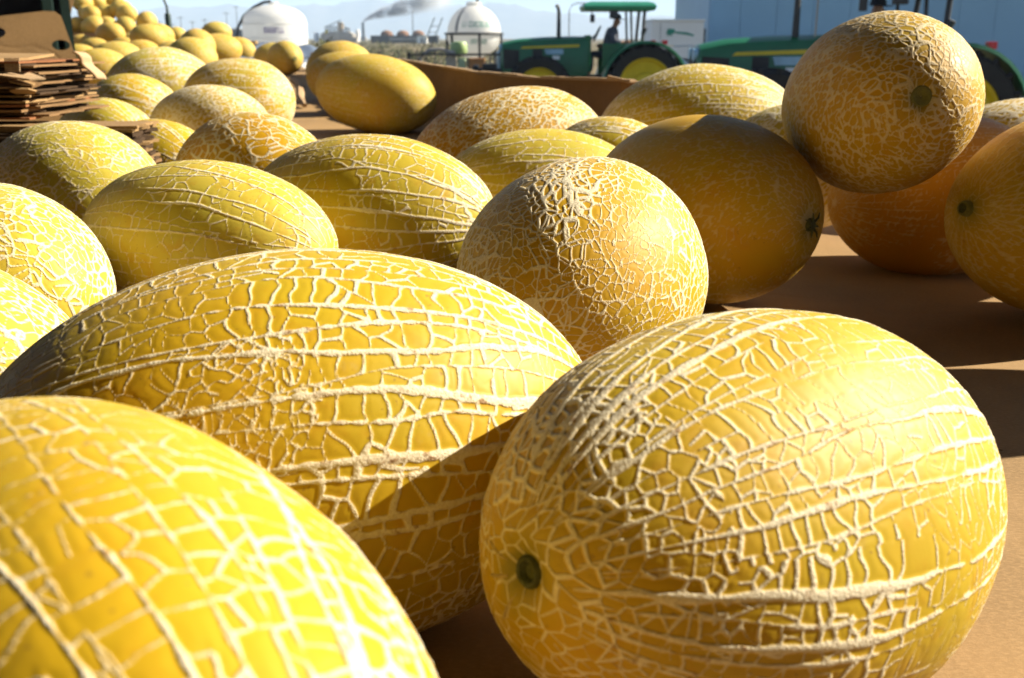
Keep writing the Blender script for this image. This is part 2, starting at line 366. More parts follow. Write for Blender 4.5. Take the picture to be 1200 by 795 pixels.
MB().add([sp(-0.72 - 0.0, z) for z in np.linspace(cz + 0.08, cz + 1.1, 10)] + [sp(-0.60, z) for z in np.linspace(cz + 0.08, cz + 1.1, 10)], [(i, i + 10, i + 11, i + 1) for i in range(9)]).build('strap', mat('grey_strap', (0.2, 0.2, 0.22), 0.6), t2)
la = thing('ladder', 'thin dark steel ladder leaning beside the egg-shaped white tank', 'ladder', (-3.7, 46, GROUND))
for s_ in (-0.18, 0.18): MB().tube([(s_ - 0.7, 0, 0), (s_ + 0.45, 0.2, 2.7)], 0.02, 6).build('rail', M_blk, la)
for i in range(9):
    u = (i + 0.7) / 10; MB().tube([(-0.18 - 0.7 + 1.15 * u, 0.2 * u, 2.7 * u), (0.18 - 0.7 + 1.15 * u, 0.2 * u, 2.7 * u)], 0.012, 6).build('rung', M_blk, la)

# ------------------------------------------------------------------ warehouse and service trailer
M_panel = mat('cool_white_panel', (0.27, 0.47, 0.62), 0.5, var=0.10, scale=0.25)
wh = thing('warehouse', 'tall pale blue-white warehouse wall behind the right-hand tractor', 'warehouse', (6.25, 33, GROUND))
MB().box((0.05, 0.1, 0), (60, 7, 9.9)).build('core', mat('panel_joint', (0.25, 0.28, 0.30), 0.7), wh)
xs = [0, 0.95, 2.1, 3.25, 4.4, 5.55, 6.7, 7.85, 9.0, 10.15, 11.3, 12.45, 13.6, 17, 21, 25, 29, 33, 37, 41, 45, 49, 53, 57, 60]
for a, b in zip(xs[:-1], xs[1:]): MB().box((a, 0.0, 0.25), (b - 0.012, 0.12, 9.9)).build('panel', M_panel, wh)
for yy in range(4): MB().box((-0.02, 0.13 + yy * 1.72, 0.25), (0.06, 1.84 + yy * 1.72, 9.9)).build('panel', M_panel, wh)
MB().box((-0.25, -0.25, 9.9), (60.2, 7.2, 10.2)).build('roof', M_conc, wh)
MB().box((-0.05, -0.06, 0), (60, 0.1, 0.25)).build('plinth', M_conc, wh)

tr = thing('service_truck', 'white box-bodied truck with a green logo, between the two tractors', 'truck', (4.05, 30.2, GROUND))
body = MB(); arch = [(0.97 + 0.66 * math.cos(a), 0.62 + 0.66 * math.sin(a)) for a in np.linspace(math.pi, 0, 15)]
body.prism([(0.12, 1.60), (0.12, 0.45), (0.31, 0.45)] + arch + [(1.63, 0.45), (2.6, 0.45), (2.6, 1.60)], 0.0, 1.9)
body.build('lower_body', M_wht, tr)
MB().box((0.0, 0.05, 1.63), (1.52, 1.85, 2.30)).build('cargo_box', M_wht, tr, bevel=0.02)
MB().box((-0.03, 0.02, 2.302), (1.55, 1.88, 2.36)).build('box_lid', M_wht, tr, bevel=0.015)
MB().box((0.25, 0.035, 1.68), (0.262, 0.048, 2.26)).build('box_corner', mat('grey_trim', (0.25, 0.25, 0.27), 0.5), tr)
MB().box((1.53, 0.2, 1.7), (1.60, 1.7, 2.1)).build('light_bar', M_blk, tr)
lg = MB()
lg.prism([(0.42, 1.95), (0.47, 2.10), (0.66, 2.09), (0.70, 1.99), (0.56, 1.93)], 0.040, 0.047)
lg.prism([(0.70, 2.02), (1.02, 2.0), (1.24, 1.93), (1.22, 1.885), (1.0, 1.93), (0.70, 1.965)], 0.040, 0.047)
lg.prism([(0.46, 1.90), (0.62, 1.905), (0.60, 1.93), (0.46, 1.925)], 0.040, 0.047)
lg.build('logo', M_green_ink, tr)
M_tyre = mat('tyre_rubber', (0.022, 0.021, 0.02), 0.85, var=0.4, scale=8, bump=0.01, bscale=20)
for yy in (0.12, 1.55):
    wl = MB().lathe([(0.30, yy), (0.50, yy), (0.55, yy + 0.05), (0.55, yy + 0.19), (0.50, yy + 0.24), (0.30, yy + 0.24)], 32, 'y', (0.97, 0, 0.55), cap=False).build('wheel', M_tyre, tr, True)
    MB().lathe([(0.30, yy + 0.04), (0.18, yy + 0.02), (0.02, yy + 0.02)], 24, 'y', (0.97, 0, 0.55)).build('rim', M_conc, wl, True)

# ------------------------------------------------------------------ tractors
M_jg = mat('tractor_green', (0.008, 0.125, 0.045), 0.30, var=0.2, scale=3)
M_roofg = mat('roof_green', (0.035, 0.25, 0.15), 0.35, var=0.15, scale=3)
M_jy = mat('wheel_yellow', (0.62, 0.47, 0.01), 0.45, var=0.12, scale=5)
M_dirt = mat('dusty_black', (0.035, 0.034, 0.033), 0.75, var=0.4, scale=6)
M_sticker = mat('pale_blue_sticker', (0.30, 0.50, 0.62), 0.4)
M_redl = mat('red_lens', (0.6, 0.02, 0.03), 0.25)

def wheel(t, cx, cy, r, wdt, rim, lugs, out):
    z = r
    w_ = MB().lathe([(rim, cy - wdt / 2), (r * 0.90, cy - wdt / 2), (r * 0.955, cy - wdt / 2 + 0.05), (r * 0.955, cy + wdt / 2 - 0.05), (r * 0.90, cy + wdt / 2), (rim, cy + wdt / 2)], 48, 'y', (cx, 0, z), cap=False)
    o = w_.build('wheel', M_tyre, t, True)
    lb = MB()
    for i in range(lugs):
        for s_ in (-1, 1):
            a = 2 * math.pi * (i + (0.5 if s_ > 0 else 0)) / lugs
            rot = Matrix.Rotation(-a, 3, 'Y') @ Matrix.Rotation(s_ * R(38), 3, 'X').to_3x3()
            c = Vector((cx, cy + s_ * wdt * 0.25, z)) + Matrix.Rotation(-a, 3, 'Y') @ Vector((r * 0.965, 0, 0))
            hw = wdt * 0.29
            vs = [c + rot @ Vector((x, y, q)) for x in (-0.05, r * 0.035) for y in (-hw, hw) for q in (-0.03, 0.03)]
            lb.add(vs, [(0, 1, 3, 2), (4, 6, 7, 5), (0, 4, 5, 1), (2, 3, 7, 6), (0, 2, 6, 4), (1, 5, 7, 3)])
    l_ = lb.build('tread', M_tyre, o)
    q = cy + out * (wdt / 2 - 0.03)
    MB().lathe([(rim * 1.0, q), (rim * 0.93, q - out * 0.02), (rim * 0.86, q - out * 0.10), (rim * 0.45, q - out * 0.13), (rim * 0.42, q - out * 0.06), (rim * 0.2, q - out * 0.05), (0.02, q - out * 0.05)], 40, 'y', (cx, 0, z), cap=False).build('rim', M_jy, o, True)
    MB().lathe([(rim * 0.98, cy - out * (wdt / 2 - 0.04)), (0.02, cy - out * (wdt / 2 - 0.08))], 32, 'y', (cx, 0, z), cap=False).build('rim', M_jy, o, True)

def make_tractor():
    t = thing('tractor', '', 'tractor', group='green tractors parked behind the melons')
    wheel(t, 1.17, -0.86, 0.85, 0.44, 0.58, 20, -1); wheel(t, 1.17, 0.86, 0.85, 0.44, 0.58, 20, 1)
    wheel(t, -1.15, -0.84, 0.735, 0.36, 0.49, 18, -1); wheel(t, -1.15, 0.84, 0.735, 0.36, 0.49, 18, 1)
    # hood: lofted sections
    secs = [(-1.99, 1.12, 1.66, 0.25), (-1.95, 1.05, 1.74, 0.30), (-1.6, 1.02, 1.81, 0.34), (-1.0, 1.02, 1.85, 0.36), (-0.4, 1.02, 1.865, 0.38), (-0.06, 1.02, 1.86, 0.39)]
    vs = []
    for (x, z0, z1, hw) in secs:
        vs += [(x, -hw, z0), (x, -hw, z1 - 0.16), (x, -hw * 0.9, z1 - 0.05), (x, -hw * 0.6, z1), (x, 0, z1 + 0.012), (x, hw * 0.6, z1), (x, hw * 0.9, z1 - 0.05), (x, hw, z1 - 0.16), (x, hw, z0)]
    n = 9; fs = [(j * n + i, j * n + (i + 1) % n, (j + 1) * n + (i + 1) % n, (j + 1) * n + i) for j in range(len(secs) - 1) for i in range(n)]
    fs += [tuple(range(n)), tuple((len(secs) - 1) * n + i for i in range(n))]
    hood = MB().add(vs, fs).build('hood', M_jg, t, True)
    for s_ in (-1, 1):
        MB().add([(-1.93, s_ * 0.313, 1.18), (-1.58, s_ * 0.348, 1.18), (-1.58, s_ * 0.348, 1.58), (-1.93, s_ * 0.313, 1.60)], [(0, 1, 2, 3)]).build('grille', M_dirt, hood)
        MB().add([(-1.28, s_ * 0.360, 1.38), (-1.06, s_ * 0.366, 1.38), (-1.06, s_ * 0.366, 1.60), (-1.28, s_ * 0.360, 1.60)], [(0, 1, 2, 3)]).build('side_vent', M_dirt, hood)
        st_ = [(-1.55, s_ * 0.349, 1.655), (-0.25, s_ * 0.391, 1.69), (-0.25, s_ * 0.391, 1.745), (-1.5, s_ * 0.349, 1.70)]
        MB().add([(x, y + s_ * 0.004, z - 0.045) for x, y, z in st_], [(0, 1, 2, 3)]).build('stripe', M_jy, hood)
        MB().add([(-0.98, s_ * 0.373, 1.49), (-0.60, s_ * 0.388, 1.49), (-0.60, s_ * 0.388, 1.60), (-1.02, s_ * 0.373, 1.60)], [(0, 1, 2, 3)]).build('sticker', M_sticker, hood)
        MB().add([(-0.84, s_ * 0.378, 1.38), (-0.68, s_ * 0.384, 1.38), (-0.68, s_ * 0.384, 1.46), (-0.84, s_ * 0.378, 1.46)], [(0, 1, 2, 3)]).build('sticker', M_wht, hood)
    MB().box((-2.012, -0.2, 1.2), (-1.985, 0.2, 1.58)).build('nose_grille', M_dirt, hood)
    for s_ in (-1, 1): MB().lathe([(0.085, -2.03), (0.085, -1.97), (0.02, -1.97)], 16, 'x', (0, s_ * 0.16, 1.62)).build('headlight', M_sticker, hood, True)
    MB().box((-1.9, -0.26, 0.72), (1.5, 0.26, 1.04)).box((-0.2, -0.32, 0.5), (1.5, 0.32, 0.95)).build('chassis', M_dirt, t)
    MB().box((-1.3, -0.72, 0.62), (-1.0, 0.72, 0.82)).build('front_axle', M_jg, t, bevel=0.03)
    MB().tube([(1.17, -0.75, 0.85), (1.17, 0.75, 0.85)], 0.16, 12).build('rear_axle', M_dirt, t, True)
    MB().box((-2.5, -0.32, 0.95), (-1.96, 0.32, 1.18)).box((-2.62, -0.4, 0.85), (-2.5, 0.4, 1.25)).box((-2.4, -0.36, 1.18), (-2.08, 0.36, 1.28)).build('front_weights', M_dirt, t, bevel=0.02)
    MB().tube([(-0.70, -0.2, 1.84), (-0.70, -0.2, 2.38), (-0.715, -0.2, 2.48), (-0.76, -0.2, 2.54)], [0.05, 0.04, 0.04, 0.045], 10).build('exhaust', M_blk, t, True)
    MB().tube([(-0.48, -0.35, 1.85), (-0.48, -0.35, 2.42), (-0.42, -0.35, 2.53), (-0.30, -0.35, 2.57), (-0.12, -0.38, 2.57)], 0.012, 6).build('hand_rail', M_conc, t, True)
    MB().box((-0.12, -0.36, 1.1), (0.02, 0.36, 1.90)).build('dashboard', M_jg, t, bevel=0.03)
    sw = MB()
    ring = [(0.17 + 0.10 * math.cos(a) * 0.75, 0.19 * math.sin(a), 1.93 + 0.16 * math.cos(a)) for a in np.linspace(0, 2 * math.pi, 17)]
    sw.tube(ring, 0.016, 6).tube([(0.17, 0, 1.93), (0.0, 0, 1.78)], 0.02, 6).tube([ring[0], ring[8]], 0.012, 6); sw.build('steering_wheel', M_blk, t)
    MB().box((-0.1, -0.72, 0.92), (1.2, 0.72, 1.0)).box((-0.05, -0.86, 0.45), (0.28, -0.62, 0.5)).box((-0.05, -0.86, 0.68), (0.28, -0.62, 0.73)).box((-0.06, -0.88, 0.45), (-0.03, -0.6, 1.0)).build('platform', M_dirt, t)
    MB().box((0.36, -0.26, 1.0), (0.86, 0.26, 1.42)).box((0.80, -0.25, 1.40), (0.92, 0.25, 1.80)).build('seat', M_blk, t, bevel=0.04)
    for s_ in (-1, 1):
        fb = MB(); vs = []; A = np.linspace(R(18), R(178), 16)
        for a in A:
            for (rr, y) in ((0.90, 0.58), (0.95, 0.60), (0.95, 1.06), (0.90, 1.08)): vs.append((1.17 + rr * math.cos(a), s_ * y, 0.85 + rr * math.sin(a) * 0.98))
        fs = [(j * 4 + i, j * 4 + (i + 1) % 4, (j + 1) * 4 + (i + 1) % 4, (j + 1) * 4 + i) for j in range(15) for i in range(4)] + [(0, 1, 2, 3), (60, 61, 62, 63)]
        fb.add(vs, fs); fe = fb.build('fender', M_jg, t, True)
        MB().box((0.25, s_ * 0.60 - 0.03, 0.95), (1.5, s_ * 0.60 + 0.03, 1.72)).build('fender_side', M_jg, t, bevel=0.02)
        MB().box((1.50, s_ * 0.95 - 0.05, 1.70), (1.62, s_ * 0.95 + 0.05, 1.79)).build('tail_light', M_redl, fe, bevel=0.01)
        MB().tube([(1.10, s_ * 0.56, 1.0), (1.12, s_ * 0.56, 1.8), (1.16, s_ * 0.52, 2.42)], 0.038, 8).build('roof_post', M_blk, t)
        MB().tube([(0.90, s_ * 0.50, 1.7), (0.86, s_ * 0.50, 2.42)], 0.026, 8).build('roof_post', M_blk, t)
    rf = MB(); vs = []
    for (z, gx, gy) in ((2.41, 0.0, 0.0), (2.50, -0.04, -0.04), (2.57, 0.02, 0.05), (2.60, 0.14, 0.18)):
        vs += [(-0.16 + gx, -0.70 + gy, z), (1.36 - gx, -0.70 + gy, z), (1.36 - gx, 0.70 - gy, z), (-0.16 + gx, 0.70 - gy, z)]
    fs = [(j * 4 + i, j * 4 + (i + 1) % 4, j * 4 + 4 + (i + 1) % 4, j * 4 + 4 + i) for j in range(3) for i in range(4)] + [(3, 2, 1, 0), (12, 13, 14, 15)]
    roof = rf.add(vs, fs).build('roof', M_roofg, t, bevel=0.02)
    MB().box((0.38, -0.72, 2.24), (0.56, -0.60, 2.40)).build('work_light', M_blk, roof, bevel=0.015)
    MB().box((-0.04, -0.66, 2.16), (0.06, -0.63, 2.33)).tube([(0.0, -0.64, 2.30), (0.0, -0.6, 2.42)], 0.012, 6).build('mirror', M_blk, t)
    MB().tube([(1.12, -0.60, 1.92), (1.17, -0.64, 2.05)], 0.05, 8).build('post_lamp', M_blk, t)
    return t
tractor = make_tractor(); tractor.location = (1.74, 23.4, GROUND)
tractor['label'] = 'whole green tractor with canopy roof and yellow wheels, left of the white truck'
tb = copy_tree(tractor); tb.location = (4.44, 13.95, GROUND)
tb['label'] = 'nearer green tractor in front of the warehouse, partly hidden by the stacked melon'

# drivers
def skin(name, m, pts, edges, radii, parent=None, sub=2):
    me = bpy.data.meshes.new(name); me.from_pydata(pts, edges, []); o = bpy.data.objects.new(name, me); COL.objects.link(o); o.parent = parent
    sk = o.modifiers.new('skin', 'SKIN'); sk.use_smooth_shade = True
    for i, r_ in enumerate(radii): me.skin_vertices[0].data[i].radius = (r_, r_) if not isinstance(r_, tuple) else r_
    me.skin_vertices[0].data[0].use_root = True
    sb = o.modifiers.new('subdivision', 'SUBSURF'); sb.levels = sub; sb.render_levels = sub
    me.materials.append(m); return o
M_skin = mat('skin', (0.36, 0.19, 0.12), 0.55, var=0.1)
M_shirt = mat('grey_blue_shirt', (0.085, 0.095, 0.13), 0.85, var=0.25, scale=10)
M_jean = mat('dark_trousers', (0.02, 0.025, 0.045), 0.85, var=0.25, scale=10)
M_cap = mat('navy_cap', (0.012, 0.02, 0.05), 0.8, var=0.2)
def make_driver(label):
    p = thing('person', label, 'person', group='tractor drivers')
    # body: pelvis, spine, neck, head, arms with hands, legs with feet as one skin
    pts = [(0.46, 0, 1.48), (0.47, 0, 1.68), (0.51, 0, 1.90), (0.54, 0, 2.03), (0.565, 0, 2.085), (0.59, 0, 2.13), (0.605, 0, 2.20), (0.60, 0, 2.27),
           (0.50, -0.20, 2.0), (0.53, -0.30, 1.76), (0.74, -0.27, 1.74), (0.82, -0.26, 1.75), (0.90, -0.25, 1.76),
           (0.50, 0.20, 2.0), (0.50, 0.30, 1.74), (0.32, 0.22, 1.66), (0.24, 0.20, 1.66), (0.17, 0.19, 1.67),
           (0.42, -0.12, 1.46), (0.04, -0.17, 1.50), (0.02, -0.17, 1.10), (-0.08, -0.17, 1.05),
           (0.42, 0.12, 1.46), (0.04, 0.17, 1.50), (0.02, 0.17, 1.10), (-0.08, 0.17, 1.05),
           (0.675, 0, 2.15), (0.86, -0.30, 1.80), (0.20, 0.24, 1.70)]
    ed = [(0, 1), (1, 2), (2, 3), (3, 4), (4, 5), (5, 6), (6, 7), (2, 8), (8, 9), (9, 10), (10, 11), (11, 12), (2, 13), (13, 14), (14, 15), (15, 16), (16, 17),
          (0, 18), (18, 19), (19, 20), (20, 21), (0, 22), (22, 23), (23, 24), (24, 25), (6, 26), (11, 27), (16, 28)]
    ra = [0.13, 0.125, 0.14, 0.10, 0.06, 0.07, 0.085, 0.075, 0.055, 0.045, 0.036, 0.032, 0.018, 0.055, 0.045, 0.036, 0.032, 0.018, 0.085, 0.062, 0.045, 0.035, 0.085, 0.062, 0.045, 0.035, 0.022, 0.011, 0.011]
    body = skin('body', M_skin, pts, ed, ra, p)
    skin('shirt', M_shirt, [pts[i] for i in (0, 1, 2, 3, 8, 9, 13, 14)] + [(0.70, -0.275, 1.742), (0.35, 0.235, 1.675)], [(0, 1), (1, 2), (2, 3), (2, 4), (4, 5), (2, 6), (6, 7), (5, 8), (7, 9)],
         [0.19, 0.20, 0.215, 0.12, 0.095, 0.075, 0.095, 0.075, 0.06, 0.06], p)
    skin('trousers', M_jean, [pts[i] for i in (0, 18, 19, 20, 22, 23, 24)], [(0, 1), (1, 2), (2, 3), (0, 4), (4, 5), (5, 6)], [0.14, 0.10, 0.075, 0.06, 0.10, 0.075, 0.06], p)
    cp = MB(); cp.lathe([(0.103, 2.245), (0.105, 2.28), (0.09, 2.33), (0.05, 2.36), (0.005, 2.367)], 20, org=(0.605, 0, 0))
    cp.prism([(0.68, -0.07), (0.79, -0.05), (0.81, 0), (0.79, 0.05), (0.68, 0.07)], 2.235, 2.25, 'z'); cp.build('cap', M_cap, p, True)
    skin('face', M_skin, [(0.675, -0.03, 2.205), (0.695, 0, 2.185), (0.675, 0.03, 2.205), (0.67, 0, 2.14)], [(0, 1), (1, 2), (1, 3)], [0.010, 0.014, 0.010, 0.012], body, 1)
    for s_ in (-1, 1): skin('ear', M_skin, [(0.59, s_ * 0.085, 2.23), (0.595, s_ * 0.098, 2.19)], [(0, 1)], [0.014, 0.010], body, 1)
    return p
d1 = make_driver('driver in grey-blue shirt and dark cap on the left tractor'); d1.location = (1.74, 23.4, GROUND)
d2 = copy_tree(d1); d2.location = (4.26, 13.95, GROUND); d2['label'] = 'driver on the nearer tractor, only the dark head above the stacked melon'

# pump skid in front of the egg-shaped tank
pk = thing('pump_skid', 'cluttered pump skid with drums and valves below the egg-shaped white tank', 'pump', (-2.3, 40, GROUND))
MB().box((-1.9, -0.5, 0.35), (2.4, 0.6, 0.5)).box((-1.9, -0.45, 0), (-1.8, -0.35, 0.4)).box((2.2, -0.45, 0), (2.3, -0.35, 0.4)).box((-1.7, -0.5, 1.2), (2.2, -0.4, 1.28)).box((-1.7, -0.5, 0.5), (-1.6, -0.4, 1.3)).box((2.1, -0.5, 0.5), (2.2, -0.4, 1.3)).build('frame', M_blk, pk)
MB().lathe([(0.30, 1.28), (0.33, 1.33), (0.33, 1.6), (0.28, 1.7), (0.1, 1.72)], 24, org=(0.25, 0, 0)).build('drum', mat('green_drum', (0.30, 0.42, 0.16), 0.5), pk, True)
MB().box((-0.25, -0.3, 0.5), (0.15, 0.3, 1.4)).build('control_box', mat('beige_box', (0.45, 0.40, 0.32), 0.6), pk, bevel=0.02)
MB().box((0.65, -0.35, 0.72), (1.25, 0.3, 1.10)).build('crate', mat('orange_box', (0.40, 0.17, 0.04), 0.6), pk, bevel=0.02)
MB().box((0.25, -0.40, 0.70), (0.50, 0.2, 1.10)).build('control_box', mat('sage_box', (0.35, 0.45, 0.28), 0.6), pk, bevel=0.02)
MB().lathe([(0.2, 0.5), (0.22, 0.6), (0.22, 1.1), (0.12, 1.2)], 20, org=(1.9, 0, 0.2)).build('drum', M_sticker, pk, True)
MB().lathe([(0.16, 0.5), (0.18, 0.55), (0.18, 0.9), (0.1, 0.95)], 20, org=(2.35, -0.2, 0.1)).build('drum', M_wht, pk, True)
MB().tube([(-1.2, -0.3, 0.5), (-1.2, -0.3, 1.1), (-0.9, -0.3, 1.4), (-0.4, -0.3, 1.45), (0.2, -0.3, 1.2)], 0.07, 8).build('pipe', M_conc, pk, True)
fn = thing('field_fence', 'dark low wire fence across the field left of the tractor', 'fence', (-8.5, 62, GROUND))
for i in range(14): MB().tube([(i * 1.1 - 0.5, 0, 0), (i * 1.1 - 0.5, 0, 1.15)], 0.04, 6).build('post', M_dsteel, fn)
for z in (0.35, 0.7, 1.05): MB().tube([(-0.5, 0, z), (13.8, 0, z)], 0.015, 5).build('wire', M_dsteel, fn)

# shrubs: low dark brush dotted over the field
def brush():
    m = mat('brush_leaf', (0.05, 0.07, 0.025), 0.9, var=0.5, scale=0.5, col2=(0.12, 0.10, 0.05))
    vs = []; fs = []; rr = random.Random(4)
    for i in range(330):
        y = rr.choice((rr.uniform(60, 130), rr.uniform(70, 330))); x = rr.uniform(-0.32, 0.02) * y + rr.uniform(-3, 3)
        r0 = rr.uniform(0.25, 0.7) * (1 + y / 260)
        for j in range(26):
            c = Vector((x + rr.gauss(0, r0 * 0.8), y + rr.gauss(0, r0), GROUND + abs(rr.gauss(0, r0 * 0.38))))
            s_ = r0 * rr.uniform(0.15, 0.35); o = len(vs)
            e1 = Vector((rr.gauss(0, 1), rr.gauss(0, 1), rr.gauss(0, 1))).normalized() * s_; e2 = e1.orthogonal().normalized() * s_ * 0.6
            vs += [c - e1, c + e2, c + e1, c - e2]; fs.append((o, o + 1, o + 2, o + 3))
    o = MB().add(vs, fs).build('brush', m); tag(o, 'low dark scrub scattered over the dry field', 'scrub', kind='stuff')
brush()

# ------------------------------------------------------------------ packing trailer with cardboard liner
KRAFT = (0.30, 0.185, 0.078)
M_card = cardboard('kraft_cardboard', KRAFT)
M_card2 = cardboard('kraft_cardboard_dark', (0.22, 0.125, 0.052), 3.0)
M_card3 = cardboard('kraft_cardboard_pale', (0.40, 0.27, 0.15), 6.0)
M_cardred = cardboard('kraft_cardboard_red', (0.24, 0.095, 0.035), 9.0)
def bed_right(y):
    if y <= 2.2: return 1.25
    return float(np.interp(y, [2.21, 3.2, 5.4, 10.4], [0.20, -0.30, -1.02, -2.3]))
def bed_left(y): return float(np.interp(y, [-0.6, 1.0, 3.0, 10.4], [-1.7, -1.7, -2.6, -5.2]))
def bed_sheet(top, thick, ny):
    ys = sorted(set(list(np.linspace(-0.55, 10.4, ny)) + [1.9, 2.2, 2.215, 5.0])); nx = 14; T = []; B = []
    for y in ys:
        a, b = bed_left(y), bed_right(y)
        for i in range(nx):
            x = a + (b - a) * i / (nx - 1); z = floor_z(y) + top
            T.append((x, y, z)); B.append((x, y, z - thick))
    n = len(T); fs = []
    for j in range(len(ys) - 1):
        for i in range(nx - 1):
            p = j * nx + i; fs += [(p, p + 1, p + nx + 1, p + nx), (n + p, n + p + nx, n + p + nx + 1, n + p + 1)]
        p = j * nx; q = j * nx + nx - 1
        fs += [(p, p + nx, n + p + nx, n + p), (q, n + q, n + q + nx, q + nx)]
    for i in range(nx - 1):
        p = i; q = (len(ys) - 1) * nx + i
        fs += [(p, n + p, n + p + 1, p + 1), (q, q + 1, n + q + 1, n + q)]
    return MB().add(T + B, fs)
trl = thing('packing_trailer', 'long low packing trailer bed that carries all the melons', 'trailer', (0, 0, 0))
M_deck = mat('worn_deck_boards', (0.17, 0.12, 0.08), 0.85, var=0.4, scale=3, stretch=(1, 0.2, 1))
bed_sheet(-0.007, 0.06, 24).build('deck', M_deck, trl)
for x in (-1.5, 0.9): MB().box((x - 0.06, -0.4, -0.22), (x + 0.06, 2.1, -0.07)).build('chassis_rail', M_blk, trl)
for y in (0.3, 1.7): MB().tube([(-1.6, y, GROUND + 0.42), (1.1, y, GROUND + 0.42)], 0.06, 10).build('axle', M_blk, trl)
for x in (-1.55, 1.05):
    for y in (0.3, 1.7):
        MB().lathe([(0.2, -0.12), (0.38, -0.12), (0.42, -0.07), (0.42, 0.07), (0.38, 0.12), (0.2, 0.12), (0.02, 0.10)], 32, 'x', (x, y, GROUND + 0.42)).build('wheel', M_tyre, trl, True)
        MB().box((x - 0.08, y - 0.08, GROUND + 0.4), (x + 0.08, y + 0.08, -0.07)).build('post', M_blk, trl)
for y in (4.5, 7.0, 9.8):
    for x in (bed_left(y) + 0.2, bed_right(y) - 0.2): MB().box((x - 0.05, y - 0.05, GROUND), (x + 0.05, y + 0.05, floor_z(y) - 0.066)).build('post', M_blk, trl)
# added canopy and curtains, out of view: block sky and sun to darken the foreground
M_canvas = mat('dark_canvas', (0.030, 0.032, 0.028), 0.9, var=0.3, scale=2)
cv = []
for j in range(9):
    for i in range(13):
        x = -5.2 + 6.8 * i / 12; y = -3.4 + 5.4 * j / 8
        cv.append((x, y, 2.15 + 0.25 * math.sin(math.pi * i / 12) - 0.03 * math.sin(math.pi * j) + 0.02 * math.sin(i * 2.1 + j)))
cn = MB().add(cv, [(j * 13 + i, j * 13 + i + 1, (j + 1) * 13 + i + 1, (j + 1) * 13 + i) for j in range(8) for i in range(12)]).build('canopy', M_canvas, trl, True)  # added overhead, unseen, to cut the sky fill on the melons
so_ = cn.modifiers.new('thickness', 'SOLIDIFY'); so_.thickness = 0.006
sheet_ = MB().add([(-5.15 + 6.4 * i / 20, -3.35 + 0.05 * math.sin(i * 1.7), z) for z in (GROUND + 0.3, 0.4, 2.15) for i in range(21)], [(j * 21 + i, j * 21 + i + 1, (j + 1) * 21 + i + 1, (j + 1) * 21 + i) for j in range(2) for i in range(20)]).build('added_rear_curtain', M_canvas, trl, True)
sheet_ = MB().add([(-5.15 + 0.05 * math.sin(i * 1.7), -3.3 + 5.2 * i / 20, z) for z in (GROUND + 0.3, 0.4, 2.15) for i in range(21)], [(j * 21 + i, j * 21 + i + 1, (j + 1) * 21 + i + 1, (j + 1) * 21 + i) for j in range(2) for i in range(20)]).build('added_side_curtain', M_canvas, trl, True)
MB().add([(1.36 + 0.04 * math.sin(i * 1.9), -3.3 + 3.5 * i / 16, z) for z in (-0.35, 0.4, 2.15) for i in range(17)], [(j * 17 + i, j * 17 + i + 1, (j + 1) * 17 + i + 1, (j + 1) * 17 + i) for j in range(2) for i in range(16)]).build('added_side_curtain', M_canvas, trl, True)  # added to keep sun off the bed nearest the camera
for x, y in ((-5.15, -3.3), (1.32, -3.3), (-5.15, 1.9), (1.36, 0.2)): MB().tube([(x, y, GROUND), (x, y, 2.16)], 0.04, 8).build('added_canopy_post', M_blk, trl)
lin = bed_sheet(0.0, 0.005, 40).build('cardboard_liner', M_card)
tag(lin, 'flat brown cardboard sheet lining the bed under the melons', 'cardboard')

# upright cardboard side of the bed, behind the melons
sidep = thing('cardboard_side_wall', 'low brown cardboard wall along the back edge, below the left tractor', 'cardboard', (0, 0, 0))
P_side = [(-1.06, 5.45, 0.20), (-0.80, 4.7, 0.205), (-0.52, 3.85, 0.205), (-0.30, 3.2, 0.203), (-0.10, 2.78, 0.186), (0.06, 2.46, 0.183), (0.225, 2.15, 0.190), (0.34, 2.13, 0.166), (0.50, 2.15, 0.14), (0.68, 2.17, 0.12)]
def lerp_side(u):
    n = len(P_side) - 1; i = min(int(u * n), n - 1); f_ = u * n - i
    return Vector(P_side[i]).lerp(Vector(P_side[i + 1]), f_)
nS = 90; inn = []; outr = []
for i in range(nS + 1):
    u = i / nS; p = lerp_side(u); d = (lerp_side(min(1, u + 0.01)) - lerp_side(max(0, u - 0.01))); d.z = 0; d.normalize(); nn = Vector((-d.y, d.x, 0))
    bow = 0.006 * math.sin(u * 23) + 0.004 * math.sin(u * 51); zt = p.z + 0.002 * math.sin(u * 160); zb = floor_z(p.y) + 0.001
    for k_, zz in enumerate((zb, zb + (zt - zb) * 0.5, zt)):
        q = Vector((p.x, p.y, zz)) + nn * (bow * (k_ / 2)); inn.append(q); outr.append(q + nn * 0.007)
fs = []; n = len(inn)
for i in range(nS):
    for k_ in range(2):
        a = i * 3 + k_; fs += [(a, a + 3, a + 4, a + 1), (n + a, n + a + 1, n + a + 4, n + a + 3)]
    a = i * 3 + 2; fs.append((a, a + 3, n + a + 3, n + a)); a = i * 3; fs.append((a, n + a, n + a + 3, a + 3))
fs += [(0, 1, n + 1, n), (1, 2, n + 2, n + 1)]
MB().add(inn + outr, fs).build('panel', M_card2, sidep)  # shade and lit edge put into colour: dark panel, pale tabs
